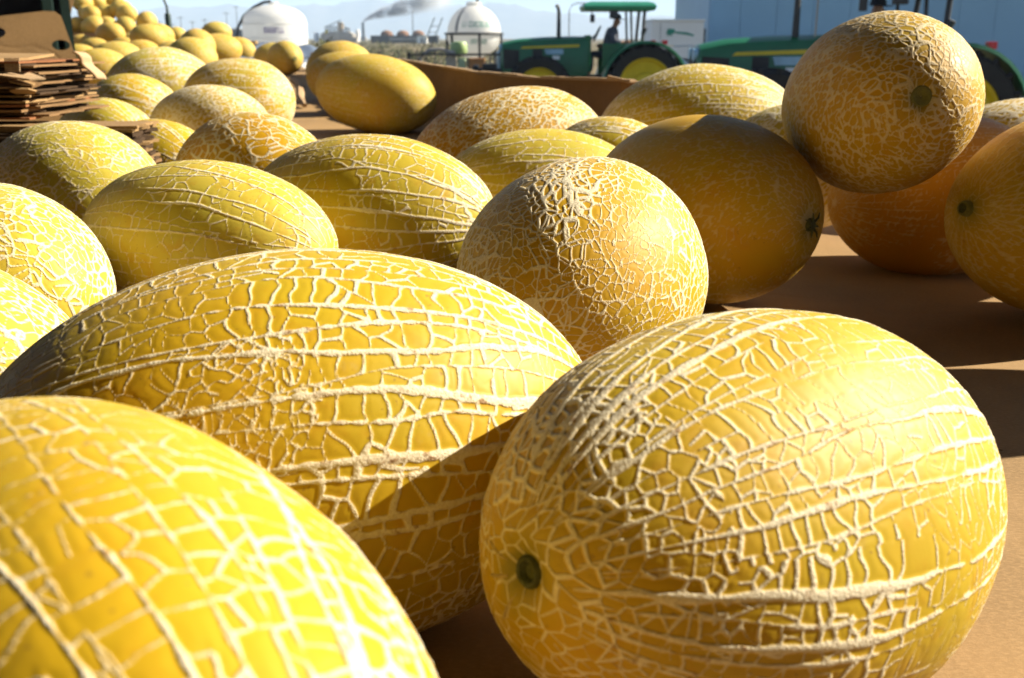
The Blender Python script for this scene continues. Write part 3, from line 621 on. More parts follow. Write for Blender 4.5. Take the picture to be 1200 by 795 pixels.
for i in range(46):      # torn lip of the corrugated edge, one tab at a time
    u = (i + 0.5) / 46; p = lerp_side(u); d = lerp_side(min(1, u + 0.008)) - lerp_side(max(0, u - 0.008)); L_ = 0.5 * 4.6 / 46 * random.uniform(0.80, 0.97)
    ang = math.atan2(d.y, d.x); til = math.atan2(d.z, math.hypot(d.x, d.y))
    rot = Matrix.Rotation(ang, 3, 'Z') @ Matrix.Rotation(-til, 3, 'Y')
    b = MB().box((-L_, -0.003, 0.0), (L_, 0.013, random.uniform(0.004, 0.008)), rot, (0, 0, 0))
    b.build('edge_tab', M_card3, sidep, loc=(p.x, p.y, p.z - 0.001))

# tarp and scraps at the far end of that wall
def sheet(name, m, nx, ny, fn, parent=None, thick=0.002):
    vs = [fn(i / (nx - 1), j / (ny - 1)) for j in range(ny) for i in range(nx)]
    fs = [(j * nx + i, j * nx + i + 1, (j + 1) * nx + i + 1, (j + 1) * nx + i) for j in range(ny - 1) for i in range(nx - 1)]
    o = MB().add(vs, fs).build(name, m, parent, True)
    so = o.modifiers.new('thickness', 'SOLIDIFY'); so.thickness = thick; so.offset = 0
    return o
tarp = sheet('plastic_tarp', mat('grey_blue_tarp', (0.16, 0.20, 0.27), 0.35, var=0.3, scale=5), 24, 16,
    lambda u, v: (-1.70 + 0.42 * u + 0.10 * v, 6.1 + 0.5 * v + 0.05 * math.sin(u * 7), 0.10 + 0.155 * v - 0.05 * u * v + 0.006 * math.sin(u * 19 + v * 6) + 0.005 * math.sin(v * 17 + u * 4)))
tag(tarp, 'crumpled grey-blue plastic tarp on the bed edge below the domed tank', 'tarp')
t3 = sheet('plastic_tarp', mat('grey_blue_tarp', (0, 0, 0)), 16, 10, lambda u, v: (-1.28 + 0.36 * u, 5.9 + 0.3 * v, 0.19 + 0.05 * v - 0.05 * u + 0.010 * math.sin(u * 16 + v * 5)))
tag(t3, 'pale strip of plastic tarp behind the round melon with a stem', 'tarp')
ed = thing('wooden_box', 'dark open wooden box end beside the grey-blue tarp', 'box', (-1.83, 6.55, 0.094))
MB().box((-0.16, -0.02, 0), (0.2, 0.0, 0.15)).box((-0.16, 0.0, 0), (-0.14, 0.4, 0.15)).box((0.18, 0.0, 0), (0.2, 0.4, 0.15)).box((-0.16, 0.4, 0), (0.2, 0.42, 0.15)).build('side', mat('dark_wood', (0.06, 0.045, 0.03), 0.8), ed)
MB().box((-0.18, -0.03, 0.151), (0.22, 0.03, 0.165)).build('top_slat', M_card, ed)
vine = thing('wilted_vine', 'small clump of wilted green vine on the tarp by the tank', 'plant', (-1.02, 5.75, 0.235))
vb = MB(); rr = random.Random(2)
for i in range(26):
    c = Vector((rr.gauss(0, 0.025), rr.gauss(0, 0.02), abs(rr.gauss(0, 0.02)))); e1 = Vector((rr.gauss(0, 1), rr.gauss(0, 1), rr.gauss(0, 1))).normalized() * 0.02; e2 = e1.orthogonal().normalized() * 0.011
    vb.add([c - e1, c + e2, c + e1 + Vector((0, 0, 0.006)), c - e2], [(0, 1, 2, 3)])
vb.build('leaf', mat('wilted_leaf', (0.07, 0.08, 0.03), 0.8, var=0.5, scale=30), vine)
MB().tube([(-0.05, 0, -0.02), (0, 0, 0.01), (0.05, 0.01, 0.0), (0.11, 0.0, -0.03)], 0.005, 6).build('stem', M_card3, vine)
strip = MB(); strip.tube([(-0.80, 3.75, 0.13), (-0.755, 3.66, 0.115), (-0.735, 3.55, 0.075), (-0.70, 3.45, 0.058)], [0.012, 0.016, 0.014, 0.008], 6)
so = strip.build('cardboard_strip', M_card3, None, True); tag(so, 'pale twisted strip of torn cardboard beside the smooth far melon', 'cardboard')

# ------------------------------------------------------------------ stacks of flattened cartons, left
def carton_sheet(parent, x0, x1, y0, y1, z, th, m, rot, tilt, rr, torn):
    pts = []; n = 16
    for i in range(n + 1): pts.append((x0 + (x1 - x0) * i / n, y0 + rr.uniform(-1, 1) * torn * 0.5))
    for i in range(1, 8): pts.append((x1 + rr.uniform(-1, 0.6) * torn, y0 + (y1 - y0) * i / 8))
    pts += [(x1, y1), (x0, y1)]
    cx, cy = (x0 + x1) / 2, (y0 + y1) / 2
    b = MB().prism([(a - cx, c - cy) for a, c in pts], 0, th, 'z')
    o = b.build('sheet', m, parent, loc=(cx, cy, z), rot=(tilt[0], tilt[1], rot)); return o
def carton_stack(name, label, x0, x1, y0, y1, z0, z1, n, seed, jx, shade):
    t = thing(name, label, 'cardboard', (0, 0, 0), group='stacks of flattened cartons'); rr = random.Random(seed)
    for i in range(n):
        z = z0 + (z1 - z0) * i / n; th = (z1 - z0) / n * rr.uniform(0.70, 0.97)
        m = rr.choice(shade)
        carton_sheet(t, x0 + rr.uniform(-0.1, 0.1), x1 + rr.uniform(-1, 0.35) * jx, y0 + rr.uniform(-0.5, 1.0) * 0.030, y1 + rr.uniform(-0.02, 0.02), z, th, m, R(rr.uniform(-1.0, 1.0)), (R(rr.uniform(-0.12, 0.12)), R(rr.uniform(-0.12, 0.12))), rr, 0.012)
    return t
M_card4 = cardboard('kraft_cardboard_shaded', (0.055, 0.030, 0.013), 12.0)  # near-black kraft: shade between the stacked edges put into the colour
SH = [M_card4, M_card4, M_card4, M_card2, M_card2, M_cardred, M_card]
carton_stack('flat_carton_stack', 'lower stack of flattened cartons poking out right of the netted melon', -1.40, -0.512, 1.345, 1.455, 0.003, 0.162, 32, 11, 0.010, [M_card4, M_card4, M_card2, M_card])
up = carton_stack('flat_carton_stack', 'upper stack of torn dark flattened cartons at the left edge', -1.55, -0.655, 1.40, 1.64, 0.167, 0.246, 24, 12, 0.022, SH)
rr = random.Random(31)
# torn flaps and curls on the upper stack
for i in range(16):
    x = rr.uniform(-0.80, -0.665); z = rr.uniform(0.20, 0.246); l_ = rr.uniform(0.015, 0.05)
    MB().prism([(-l_, -0.012), (-l_ * 0.2, -0.022), (l_ * 0.7, -0.016), (l_, 0.0), (l_ * 0.5, 0.012), (-l_, 0.01)], 0, 0.0022, 'z').build('torn_flap', rr.choice([M_card3, M_card, M_card2]), up, loc=(x, 1.40 + rr.uniform(-0.006, 0.012), z), rot=(R(rr.uniform(-25, 25)), R(rr.uniform(-14, 14)), R(rr.uniform(-25, 25))))
for i in range(9):   # exposed flutes at the corner
    MB().tube([(-0.684 + i * 0.0024, 1.392, 0.232), (-0.684 + i * 0.0024, 1.395, 0.2500)], 0.0009, 6).build('flute', M_card3, up)
sheet('curled_flap', M_card3, 6, 18, lambda u, v: (-0.655 + 0.020 * v + 0.004 * u + 0.003 * math.sin(v * 9), 1.545 + 0.03 * u + 0.02 * v, 0.256 - 0.040 * v ** 1.2 - 0.002 * u), up, 0.003)
MB().prism([(-0.9, -0.13), (0.06, -0.13), (0.085, -0.05), (0.05, 0.13), (-0.9, 0.14)], 0, 0.004, 'z').build('top_sheet', M_card, up, loc=(-0.78, 1.53, 0.2465), rot=(R(0.8), R(0.6), R(2)))

# leaning carton flap with two oval hand holes
def holed_sheet(name, m, outline, holes, thick, parent=None):
    bm = bmesh.new()
    for loop in [outline] + holes:
        vs = [bm.verts.new((x, 0, z)) for x, z in loop]
        for i in range(len(vs)): bm.edges.new((vs[i], vs[(i + 1) % len(vs)]))
    bmesh.ops.triangle_fill(bm, use_beauty=True, use_dissolve=False, edges=bm.edges[:])
    me = bpy.data.meshes.new(name); bm.to_mesh(me); bm.free(); me.materials.append(m)
    o = bpy.data.objects.new(name, me); COL.objects.link(o); o.parent = parent
    s_ = o.modifiers.new('thickness', 'SOLIDIFY'); s_.thickness = thick; s_.offset = 0
    return o
def oval(cx, cz_, rx, rz, n=20): return [(cx + rx * math.cos(a), cz_ + rz * math.sin(a)) for a in np.linspace(0, 2 * math.pi, n, endpoint=False)]
flap = holed_sheet('carton_flap', M_card, [(-0.75, 0.0), (0.085, 0.0), (0.015, 0.305), (0.0, 0.317), (-0.03, 0.318), (-0.45, 0.265), (-0.75, 0.22)], [oval(0.005, 0.222, 0.025, 0.015), oval(-0.165, 0.258, 0.027, 0.016)], 0.006)
flap.location = (-1.33, 3.05, 0.035); flap.rotation_euler = (R(-6), 0, R(24))
tag(flap, 'leaning brown carton flap with two oval hand holes, upper left corner', 'carton')
big = thing('carton', 'tall brown carton side with torn edge behind the holed flap', 'carton', (-2.95, 6.5, 0.094), R(26))
MB().prism([(-0.55, 0), (0.16, 0), (0.13, 0.16), (0.20, 0.34), (0.30, 0.62), (-0.55, 0.66)], -0.004, 0.004).build('side', M_card, big)
MB().prism([(0, 0), (0.5, 0), (0.5, 0.6), (0, 0.64)], -0.55, -0.542, 'x').build('side', M_card2, big)
tray = thing('carton_tray', 'long brown carton tray carrying the far pile of melons', 'carton', (-3.45, 9.15, 0.094))
MB().box((-0.95, -0.45, 0), (0.45, 0.45, 0.205)).build('base', M_card2, tray)
MB().box((-0.97, -0.475, 0.18), (0.47, -0.452, 0.225)).build('rim', M_card, tray)
MB().box((-0.97, 0.452, 0.0), (0.40, 0.475, 0.24)).build('back', M_card, tray)

# dark harvest machine frame, upper left corner
M_mach = mat('machine_dark_green', (0.006, 0.03, 0.022), 0.45, var=0.3, scale=3)
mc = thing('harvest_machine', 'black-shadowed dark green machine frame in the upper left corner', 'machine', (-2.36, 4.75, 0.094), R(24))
MB().box((-2.4, 0.5, -0.2), (0.3, 0.55, 1.6)).build('back_panel', M_blk, mc)  # interior shade put into the colour: black panel, roof and hopper
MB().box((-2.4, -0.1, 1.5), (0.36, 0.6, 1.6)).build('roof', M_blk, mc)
MB().box((0.29, -0.05, -0.2), (0.33, 0.55, 1.5)).build('side_panel', M_mach, mc)
for x, w_ in ((-0.02, 0.035), (0.235, 0.05), (-0.9, 0.05)): MB().box((x - w_ / 2, -0.08, -0.2), (x + w_ / 2, -0.03, 1.5)).build('post', M_mach, mc, bevel=0.006)
MB().box((-2.4, -0.02, 0.62), (0.28, 0.02, 0.68)).build('rail', M_mach, mc)
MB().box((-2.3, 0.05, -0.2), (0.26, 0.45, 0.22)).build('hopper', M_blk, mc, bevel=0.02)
gp = thing('green_post', 'short dark green post with a thin bent rod, against the sky', 'post', (-2.50, 7.6, 0.094))
MB().lathe([(0.022, 0), (0.022, 0.34), (0.018, 0.355)], 14).build('post', M_mach, gp, True)
MB().tube([(0, 0, 0.34), (0, 0, 0.40), (-0.02, 0, 0.46), (-0.032, 0, 0.54), (-0.045, 0, 0.70), (-0.05, 0, 0.95)], 0.009, 8).build('rod', M_mach, gp, True)

# crumbs and straw on the cardboard
cr = MB(); rr = random.Random(9)
for i in range(46):
    x, y = rr.uniform(-0.1, 0.85), rr.uniform(0.25, 1.3); s_ = rr.uniform(0.0003, 0.0011); l_ = s_ * rr.uniform(1, 5); rot = Euler((rr.uniform(-0.3, 0.3), rr.uniform(-0.3, 0.3), rr.uniform(0, 3))).to_matrix()
    cr.box((x - l_, y - s_, 0.0004), (x + l_, y + s_, 0.0004 + s_ * 0.9), rot)
tag(cr.build('crumbs', M_card2), 'tiny dry crumbs scattered on the cardboard liner', 'debris', kind='stuff')

# ------------------------------------------------------------------ melons
def fld(X, freq, rs, n=7):
    """smooth field of about unit spread over points X"""
    o = np.zeros(len(X))
    for i in range(n):
        k_ = rs.normal(0, 1, 3); k_ *= freq * rs.uniform(0.6, 1.5) / np.linalg.norm(k_); o += np.sin(X @ k_ + rs.uniform(0, 6.28))
    return o * math.sqrt(2.0 / n)
def pair_rand(i, j, salt):
    a = np.minimum(i, j).astype(np.int64); b = np.maximum(i, j).astype(np.int64)
    h = (a * 73856093 ^ b * 19349663 ^ (salt * 83492791)) & 0xFFFFFF
    h = (h * 1103515245 + 12345) & 0x7FFFFFFF; h = (h ^ (h >> 13)) * 1274126177 & 0x7FFFFFFF
    return (h % 100003) / 100003.0
def melon_mesh(a, b, nu, nv, seed, asym=0.03, lump=0.013, net=None, vis=None, dimple=0, stem_side=0):
    rs = np.random.default_rng(seed)
    v = np.linspace(0, np.pi, nv + 1)[1:-1]; t_ = np.linspace(0, 2 * np.pi, nu, endpoint=False)
    u = t_ if vis is None else t_ + vis - 0.45 * np.sin(t_)
    V, U = np.meshgrid(v, u, indexing='ij')
    D = np.stack([np.cos(V), np.sin(V) * np.cos(U), np.sin(V) * np.sin(U)], -1).reshape(-1, 3)
    D = np.vstack([D, [[1, 0, 0], [-1, 0, 0]]])
    w_ = np.ones(len(D))
    for i in range(7):
        k_ = rs.normal(0, 1, 3) * (1.6 + 0.5 * i); w_ += lump / (1 + 0.5 * i) * np.sin(D @ k_ + rs.uniform(0, 6.28))
    tr_ = 1 + asym * D[:, 0]
    X = np.stack([D[:, 0] * a * (w_ * 0.4 + 0.6), D[:, 1] * b * w_ * tr_, D[:, 2] * b * w_ * tr_], 1)
    if dimple:
        rho = np.hypot(X[:, 1], X[:, 2]); X[:, 0] -= dimple * 0.0085 * np.exp(-(rho / 0.0085) ** 2) * (D[:, 0] * dimple > 0)
    stem_t = np.zeros(len(X))
    if stem_side: stem_t = np.exp(-(np.hypot(X[:, 1], X[:, 2]) / 0.017) ** 2) * (D[:, 0] * stem_side > 0)
    sdf = np.full(len(X), -1.0); rid = np.zeros(len(X))
    if net:
        dens, thick, amount, ladder, _ = net
        nr = len(v); nvx = nr * nu
        E = np.stack([D[:, 0] * a, D[:, 1] * b, D[:, 2] * b], 1)
        vv = np.linspace(0, np.pi, 2000); ds = np.hypot(a * np.sin(vv), b * np.cos(vv)) * (vv[1] - vv[0]); arc = np.concatenate([[0], np.cumsum(ds)[:-1]])
        sc_ = np.interp(V.ravel(), vv, arc); th = (U.ravel()) % (2 * np.pi); rad = b * np.sin(V.ravel())
        Ew = E[:nvx]
        sw = sc_ + 0.0020 * fld(Ew, 110, rs) + 0.0007 * fld(Ew, 420, rs)
        hgt = np.zeros(len(X)); wide = np.clip(1 + 0.28 * fld(E, 70, rs) + 0.14 * fld(E, 300, rs), 0.35, 1.9)
        fade = np.clip(0.98 + 0.16 * fld(E, 24, rs), 0.62, 1.25) if amount > 0.6 else np.clip(0.55 + 0.5 * fld(E, 30, rs), 0.0, 1.2)
        bias = max(0.0, 0.55 * (0.6 * 2 * np.pi * b / nu) - 0.00025)
        def lay(ix, d, wd, H, ridge):
            wd = wd * wide[ix] * thick * fade[ix]; wd = np.where(wd > 1e-5, wd + bias, wd)
            val = wd * 0.5 - d
            q = np.clip(d / (wd * 0.62 + 1e-6), 0, 1)
            h_ = H * amount * (1 - q ** 3) ** 1.2 * np.clip(wd / (0.0016 * thick), 0.25, 1.25)
            val = np.where(wd < 0.00035, -1, val)
            up_ = val > sdf[ix]; sdf[ix] = np.where(up_, val, sdf[ix]); rid[ix] = np.where(up_, ridge, rid[ix])
            hgt[ix] = np.maximum(hgt[ix], np.where(wd < 0.00035, 0, h_))
        def crackle(ix, cell, wmean, H, salt, ax=1.0, miss=0.05):
            """cells of a net over the whole shape, seeds sprinkled on the surface"""
            A = 2 * np.pi * b * float((np.sin(vv) * ds).sum()); n = max(12, int(A / cell ** 2))
            cdf = np.cumsum(np.sin(vv) * ds); cdf /= cdf[-1]
            sv_ = np.interp((np.arange(n) + 0.5 + rs.uniform(-6, 6, n)) / n, cdf, vv); tt = np.arange(n) * 2.399963 + rs.normal(0, 0.42, n) * cell / (b * np.maximum(np.sin(sv_), 0.15))
            S = np.stack([a * np.cos(sv_), b * np.sin(sv_) * np.cos(tt), b * np.sin(sv_) * np.sin(tt)], 1)
            Q = E[ix].copy(); Q += 0.0022 * (7 / 7) * np.stack([fld(Q, 190, rs, 5), fld(Q, 190, rs, 5), fld(Q, 190, rs, 5)], 1) * min(1, cell / 0.009)
            Q[:, 0] *= ax; S[:, 0] *= ax
            od = np.argsort(Q[:, 0]); ch_ = np.array_split(od, max(1, len(od) // 2500))
            so = np.argsort(S[:, 0]); Ss = S[so]
            for c_ in ch_:
                if len(c_) == 0: continue
                q = Q[c_]; lo = np.searchsorted(Ss[:, 0], q[0, 0] - 2.6 * cell); hi = np.searchsorted(Ss[:, 0], q[-1, 0] + 2.6 * cell)
                lo = max(0, min(lo, len(Ss) - 3)); hi = max(hi, lo + 3); T = Ss[lo:hi]
                mu = np.array([q[:, 0].mean(), 0, 0]); qf = (q - mu).astype(np.float32); Tf = (T - mu).astype(np.float32)
                dd = (qf ** 2).sum(1)[:, None] + (Tf ** 2).sum(1)[None] - 2 * (qf @ Tf.T)
                i1 = dd.argmin(1); r_ = np.arange(len(q)); d1 = dd[r_, i1].copy(); dd[r_, i1] = 1e9; i2 = dd.argmin(1); d2 = dd[r_, i2]
                ed_ = (d2 - d1) / (2 * np.sqrt(((T[i1] - T[i2]) ** 2).sum(1)) + 1e-9)
                h = pair_rand(so[lo + i1], so[lo + i2], salt); wd = wmean * (0.6 + 1.0 * h ** 1.5); wd = np.where(pair_rand(so[lo + i1], so[lo + i2], salt + 7) < miss, 0.0, wd)
                lay(ix[c_], ed_, wd, H, 0.15)
        allix = np.arange(len(X))
        if ladder > 0.4:
            sp_ = 0.0150 / dens; K = max(8, int(2 * np.pi * b / sp_)); p = 0.0108 / dens
            rows_s = np.interp(v, vv, arc); TH = np.zeros((K, nr)); WD = np.zeros((K, nr)); EE = np.stack([rows_s, 0 * rows_s, 0 * rows_s], 1)
            for k_ in range(K):
                base = 2 * np.pi * (k_ + rs.uniform(-0.22, 0.22)) / K
                TH[k_] = base + (2 * np.pi / K) * (0.25 * fld(EE, 26, rs, 4) + 0.06 * fld(EE, 110, rs, 4))
                st_ = rs.choice([0.55, 0.8, 1.1, 1.6], p=[0.30, 0.30, 0.26, 0.14]); pr_ = st_ + 0.32 * fld(EE, 30, rs, 4)
                WD[k_] = 0.00145 * np.where(pr_ < 0.05, 0, np.clip(pr_, 0.4, 2.1)) * (0.6 + 0.4 / max(0.6, dens))
            od = np.argsort(TH, 0); TH = np.take_along_axis(TH, od, 0); WD = np.take_along_axis(WD, od, 0)
            T2 = np.vstack([TH[-1:] - 2 * np.pi, TH, TH[:1] + 2 * np.pi]); W2 = np.vstack([WD[-1:], WD, WD[:1]])
            strip = np.zeros(nvx, int); fr = np.zeros(nvx); wl = np.zeros(nvx)
            thg = th.reshape(nr, nu)
            for r_ in range(nr):
                sl = slice(r_ * nu, (r_ + 1) * nu); q = thg[r_]; i_ = np.clip(np.searchsorted(T2[:, r_], q), 1, K + 1)
                L_, R_ = T2[i_ - 1, r_], T2[i_, r_]; strip[sl] = (i_ - 1) % K; wl[sl] = np.maximum((R_ - L_) * b * math.sin(v[r_]), 1e-5); fr[sl] = (q - L_) / np.maximum(R_ - L_, 1e-6)
                dl, dr = (q - L_) * b * math.sin(v[r_]), (R_ - q) * b * math.sin(v[r_])
                if r_ == 0: keep = []
                keep.append((dl, dr, W2[i_ - 1, r_], W2[i_, r_]))
            DL, DR, WL, WR = (np.concatenate([x[z] for x in keep]) for z in range(4))
            cap_ = np.sin(V.ravel()) + 0.10 * fld(Ew, 45, rs) < np.where(Ew[:, 0] * stem_side > 0, 0.64, 0.46)
            taper = np.clip((np.sin(V.ravel()) - 0.22) / 0.25, 0, 1)
            body_ix = np.where(~cap_)[0]
            jig = 0.00022 * fld(Ew, 900, rs, 5)
            ix = np.arange(nvx)
            lay(ix, np.abs(DL + jig), WL * taper, 0.00048, 1.0); lay(ix, np.abs(DR + jig), WR * taper, 0.00048, 1.0)
            for k_ in range(K):
                ii = body_ix[strip[body_ix] == k_]
                if len(ii) == 0: continue
                s0 = np.arange(-p, arc[-1] + p, p) + rs.uniform(0, p); sd_, fd = [], []
                for s1 in s0:
                    s1 += rs.normal(0, 0.26 * p); m_ = rs.random()
                    if m_ < 0.66: sd_.append(s1); fd.append(rs.uniform(0.35, 0.65))
                    else: sd_ += [s1 + rs.normal(0, 0.2 * p), s1 + rs.normal(0, 0.2 * p)]; q = rs.uniform(0.15, 0.38); fd += [q, q + rs.uniform(0.35, 0.55)]
                    if m_ > 0.93: sd_.append(s1 + 0.5 * p); fd.append(rs.uniform(0.2, 0.8))
                sd_, fd = np.array(sd_), np.array(fd)
                ff = fr[ii] + 0.07 * fld(Ew[ii], 220, rs, 4)
                for c_ in np.array_split(np.arange(len(ii)), max(1, len(ii) // 4000)):
                    if len(c_) == 0: continue
                    W_ = np.maximum(wl[ii[c_]], 0.008)[:, None]
                    dd = (sw[ii[c_]][:, None] - sd_[None]) ** 2 + ((ff[c_][:, None] - fd[None]) * W_) ** 2
                    i1 = dd.argmin(1); r_ = np.arange(len(c_)); d1 = dd[r_, i1].copy(); dd[r_, i1] = 1e9; i2 = dd.argmin(1); d2 = dd[r_, i2]
                    sep_ = np.sqrt((sd_[i1] - sd_[i2]) ** 2 + ((fd[i1] - fd[i2]) * W_[:, 0]) ** 2) + 1e-6
                    h = pair_rand(i1 + k_ * 1000, i2 + k_ * 1000, 3); wd = 0.00098 * (0.6 + 0.95 * h ** 1.3) * (0.6 + 0.4 / max(0.6, dens)); wd = np.where(pair_rand(i1 + k_ * 1000, i2 + k_ * 1000, 11) < 0.04, 0, wd)
                    lay(ii[c_], (d2 - d1) / (2 * sep_), wd, 0.00034, 0.1)
            crackle(np.concatenate([np.where(cap_)[0], [nvx, nvx + 1]]), (0.0080 if stem_side else 0.0095) / dens ** 0.5, 0.0011, 0.00038, 21)
            pt = np.where(~cap_ & (fld(Ew, 42, rs) > 1.4))[0]
            if len(pt): crackle(pt, 0.0052, 0.0008, 0.0006, 33, miss=0.3)
        else:
            crackle(allix, 0.021 / dens, 0.0013 / dens ** 0.35, 0.00045, 41, 0.55, 0.22)
            crackle(allix, 0.0108 / dens, 0.0011 / dens ** 0.35, 0.00040, 21, 0.9 - 0.4 * ladder)
        # skin pillows up between the cork lines
        hgt += np.clip(-sdf, 0, 0.003) * 0.06 * amount
        Nn = np.stack([E[:, 0] / a ** 2, E[:, 1] / b ** 2, E[:, 2] / b ** 2], 1); Nn /= np.linalg.norm(Nn, axis=1)[:, None]
        X += Nn * hgt[:, None]
    nr = len(v); idx = np.arange(nr * nu).reshape(nr, nu); nx_ = np.roll(idx, -1, 1)
    q = np.stack([idx[:-1], idx[1:], nx_[1:], nx_[:-1]], -1).reshape(-1, 4)
    p0, p1 = nr * nu, nr * nu + 1
    t0 = np.stack([np.full(nu, p0), idx[0], nx_[0]], -1); t1 = np.stack([np.full(nu, p1), nx_[-1], idx[-1]], -1)
    loops = np.concatenate([q.ravel(), t0.ravel(), t1.ravel()]).astype(np.int32)
    tot = np.concatenate([np.full(len(q), 4), np.full(2 * nu, 3)]).astype(np.int32); start = np.concatenate([[0], np.cumsum(tot)[:-1]]).astype(np.int32)
    me = bpy.data.meshes.new('melon'); me.vertices.add(len(X)); me.vertices.foreach_set('co', X.astype(np.float32).ravel())
    me.loops.add(len(loops)); me.loops.foreach_set('vertex_index', loops); me.polygons.add(len(tot)); me.polygons.foreach_set('loop_start', start)
    me.update(calc_edges=True)
    me.polygons.foreach_set('use_smooth', np.ones(len(tot), bool)); me.update()
    if net:
        for nm, arr in (('net', np.clip(0.5 + sdf / 0.004, 0, 1)), ('ridge', rid), ('stem', stem_t)):
            at = me.attributes.new(nm, 'FLOAT', 'POINT'); at.data.foreach_set('value', arr.astype(np.float32))
    return me
M_stem = mat('stem_green', (0.055, 0.065, 0.016), 0.7, var=0.4, scale=300, bump=0.001, bscale=400)
M_stem2 = mat('stem_olive', (0.16, 0.16, 0.035), 0.8, var=0.3, scale=300, bump=0.001, bscale=400)
M_cork = mat('stem_cork', (0.42, 0.32, 0.13), 0.85, var=0.35, scale=300, bump=0.001, bscale=400)
def stem_scar(o, a, side, kind, bb=0.09):
    s_ = side
    if kind == 'pit':
        ring = MB().lathe([(0.0066, s_ * (a - 0.0075)), (0.0056, s_ * (a - 0.0040)), (0.0047, s_ * (a - 0.0030)), (0.0037, s_ * (a - 0.0034)), (0.0025, s_ * (a - 0.0056)), (0.0003, s_ * (a - 0.0062))], 20, 'x', cap=False).build('stem_scar', M_stem, o, True)
        rr_ = random.Random(5)
        for i in range(8):
            t_ = i * 0.785 + rr_.uniform(-0.2, 0.2); r0, r1 = 0.009, rr_.uniform(0.016, 0.028)
            pts = [(s_ * (a * math.sqrt(1 - (r_ / (bb * 0.98)) ** 2) - 0.0085 * math.exp(-(r_ / 0.0085) ** 2) + 0.0002), r_ * math.cos(t_ + (r_ - r0) * 9), r_ * math.sin(t_ + (r_ - r0) * 9)) for r_ in np.linspace(r0, r1, 5)]
            MB().tube(pts, [0.0007, 0.0008, 0.0008, 0.0006, 0.0003], 5).build('crack', M_cork, ring, True)
    elif kind == 'patch':
        MB().lathe([(0.0125, s_ * (a - 0.0068)), (0.0105, s_ * (a - 0.0030)), (0.008, s_ * (a - 0.0018)), (0.0055, s_ * (a - 0.0024)), (0.0005, s_ * (a - 0.0040))], 24, 'x', cap=False).build('stem_scar', M_stem2, o, True)
    elif kind == 'star':
        c_ = MB().lathe([(0.007, s_ * (a - 0.003)), (0.006, s_ * (a + 0.001)), (0.004, s_ * (a + 0.003)), (0.0005, s_ * (a + 0.0025))], 14, 'x').build('stem_scar', M_stem, o, True)
        rr_ = random.Random(6)
        for i in range(7):
            t_ = i * 0.9 + rr_.uniform(-0.2, 0.2); l_ = rr_.uniform(0.010, 0.018)
            MB().tube([(s_ * (a + 0.001), 0.003 * math.cos(t_), 0.003 * math.sin(t_)), (s_ * (a + 0.003), l_ * 0.6 * math.cos(t_), l_ * 0.6 * math.sin(t_)), (s_ * (a + rr_.uniform(-0.001, 0.004)), l_ * math.cos(t_), l_ * math.sin(t_))], [0.0018, 0.0012, 0.0004], 5).build('sepal', M_stem, c_, True)
    else:  # stub
        sb_ = MB().lathe([(0.0105, s_ * (a - 0.004)), (0.0078, s_ * (a - 0.0005)), (0.0070, s_ * (a + 0.005)), (0.0064, s_ * (a + 0.0062)), (0.0048, s_ * (a + 0.0060))], 20, 'x', cap=False).build('stem_scar', M_stem2, o, True)
        MB().lathe([(0.0050, s_ * (a + 0.0058)), (0.0040, s_ * (a + 0.0042)), (0.0005, s_ * (a + 0.0036))], 16, 'x', cap=False).build('stem_core', M_stem, sb_, True)
def place(o, q, roll):
    o.location = q[:3]
    o.rotation_euler = (Matrix.Rotation(q[5], 3, 'Z') @ Matrix.Rotation(-q[6], 3, 'Y') @ Matrix.Rotation(roll, 3, 'X')).to_euler()
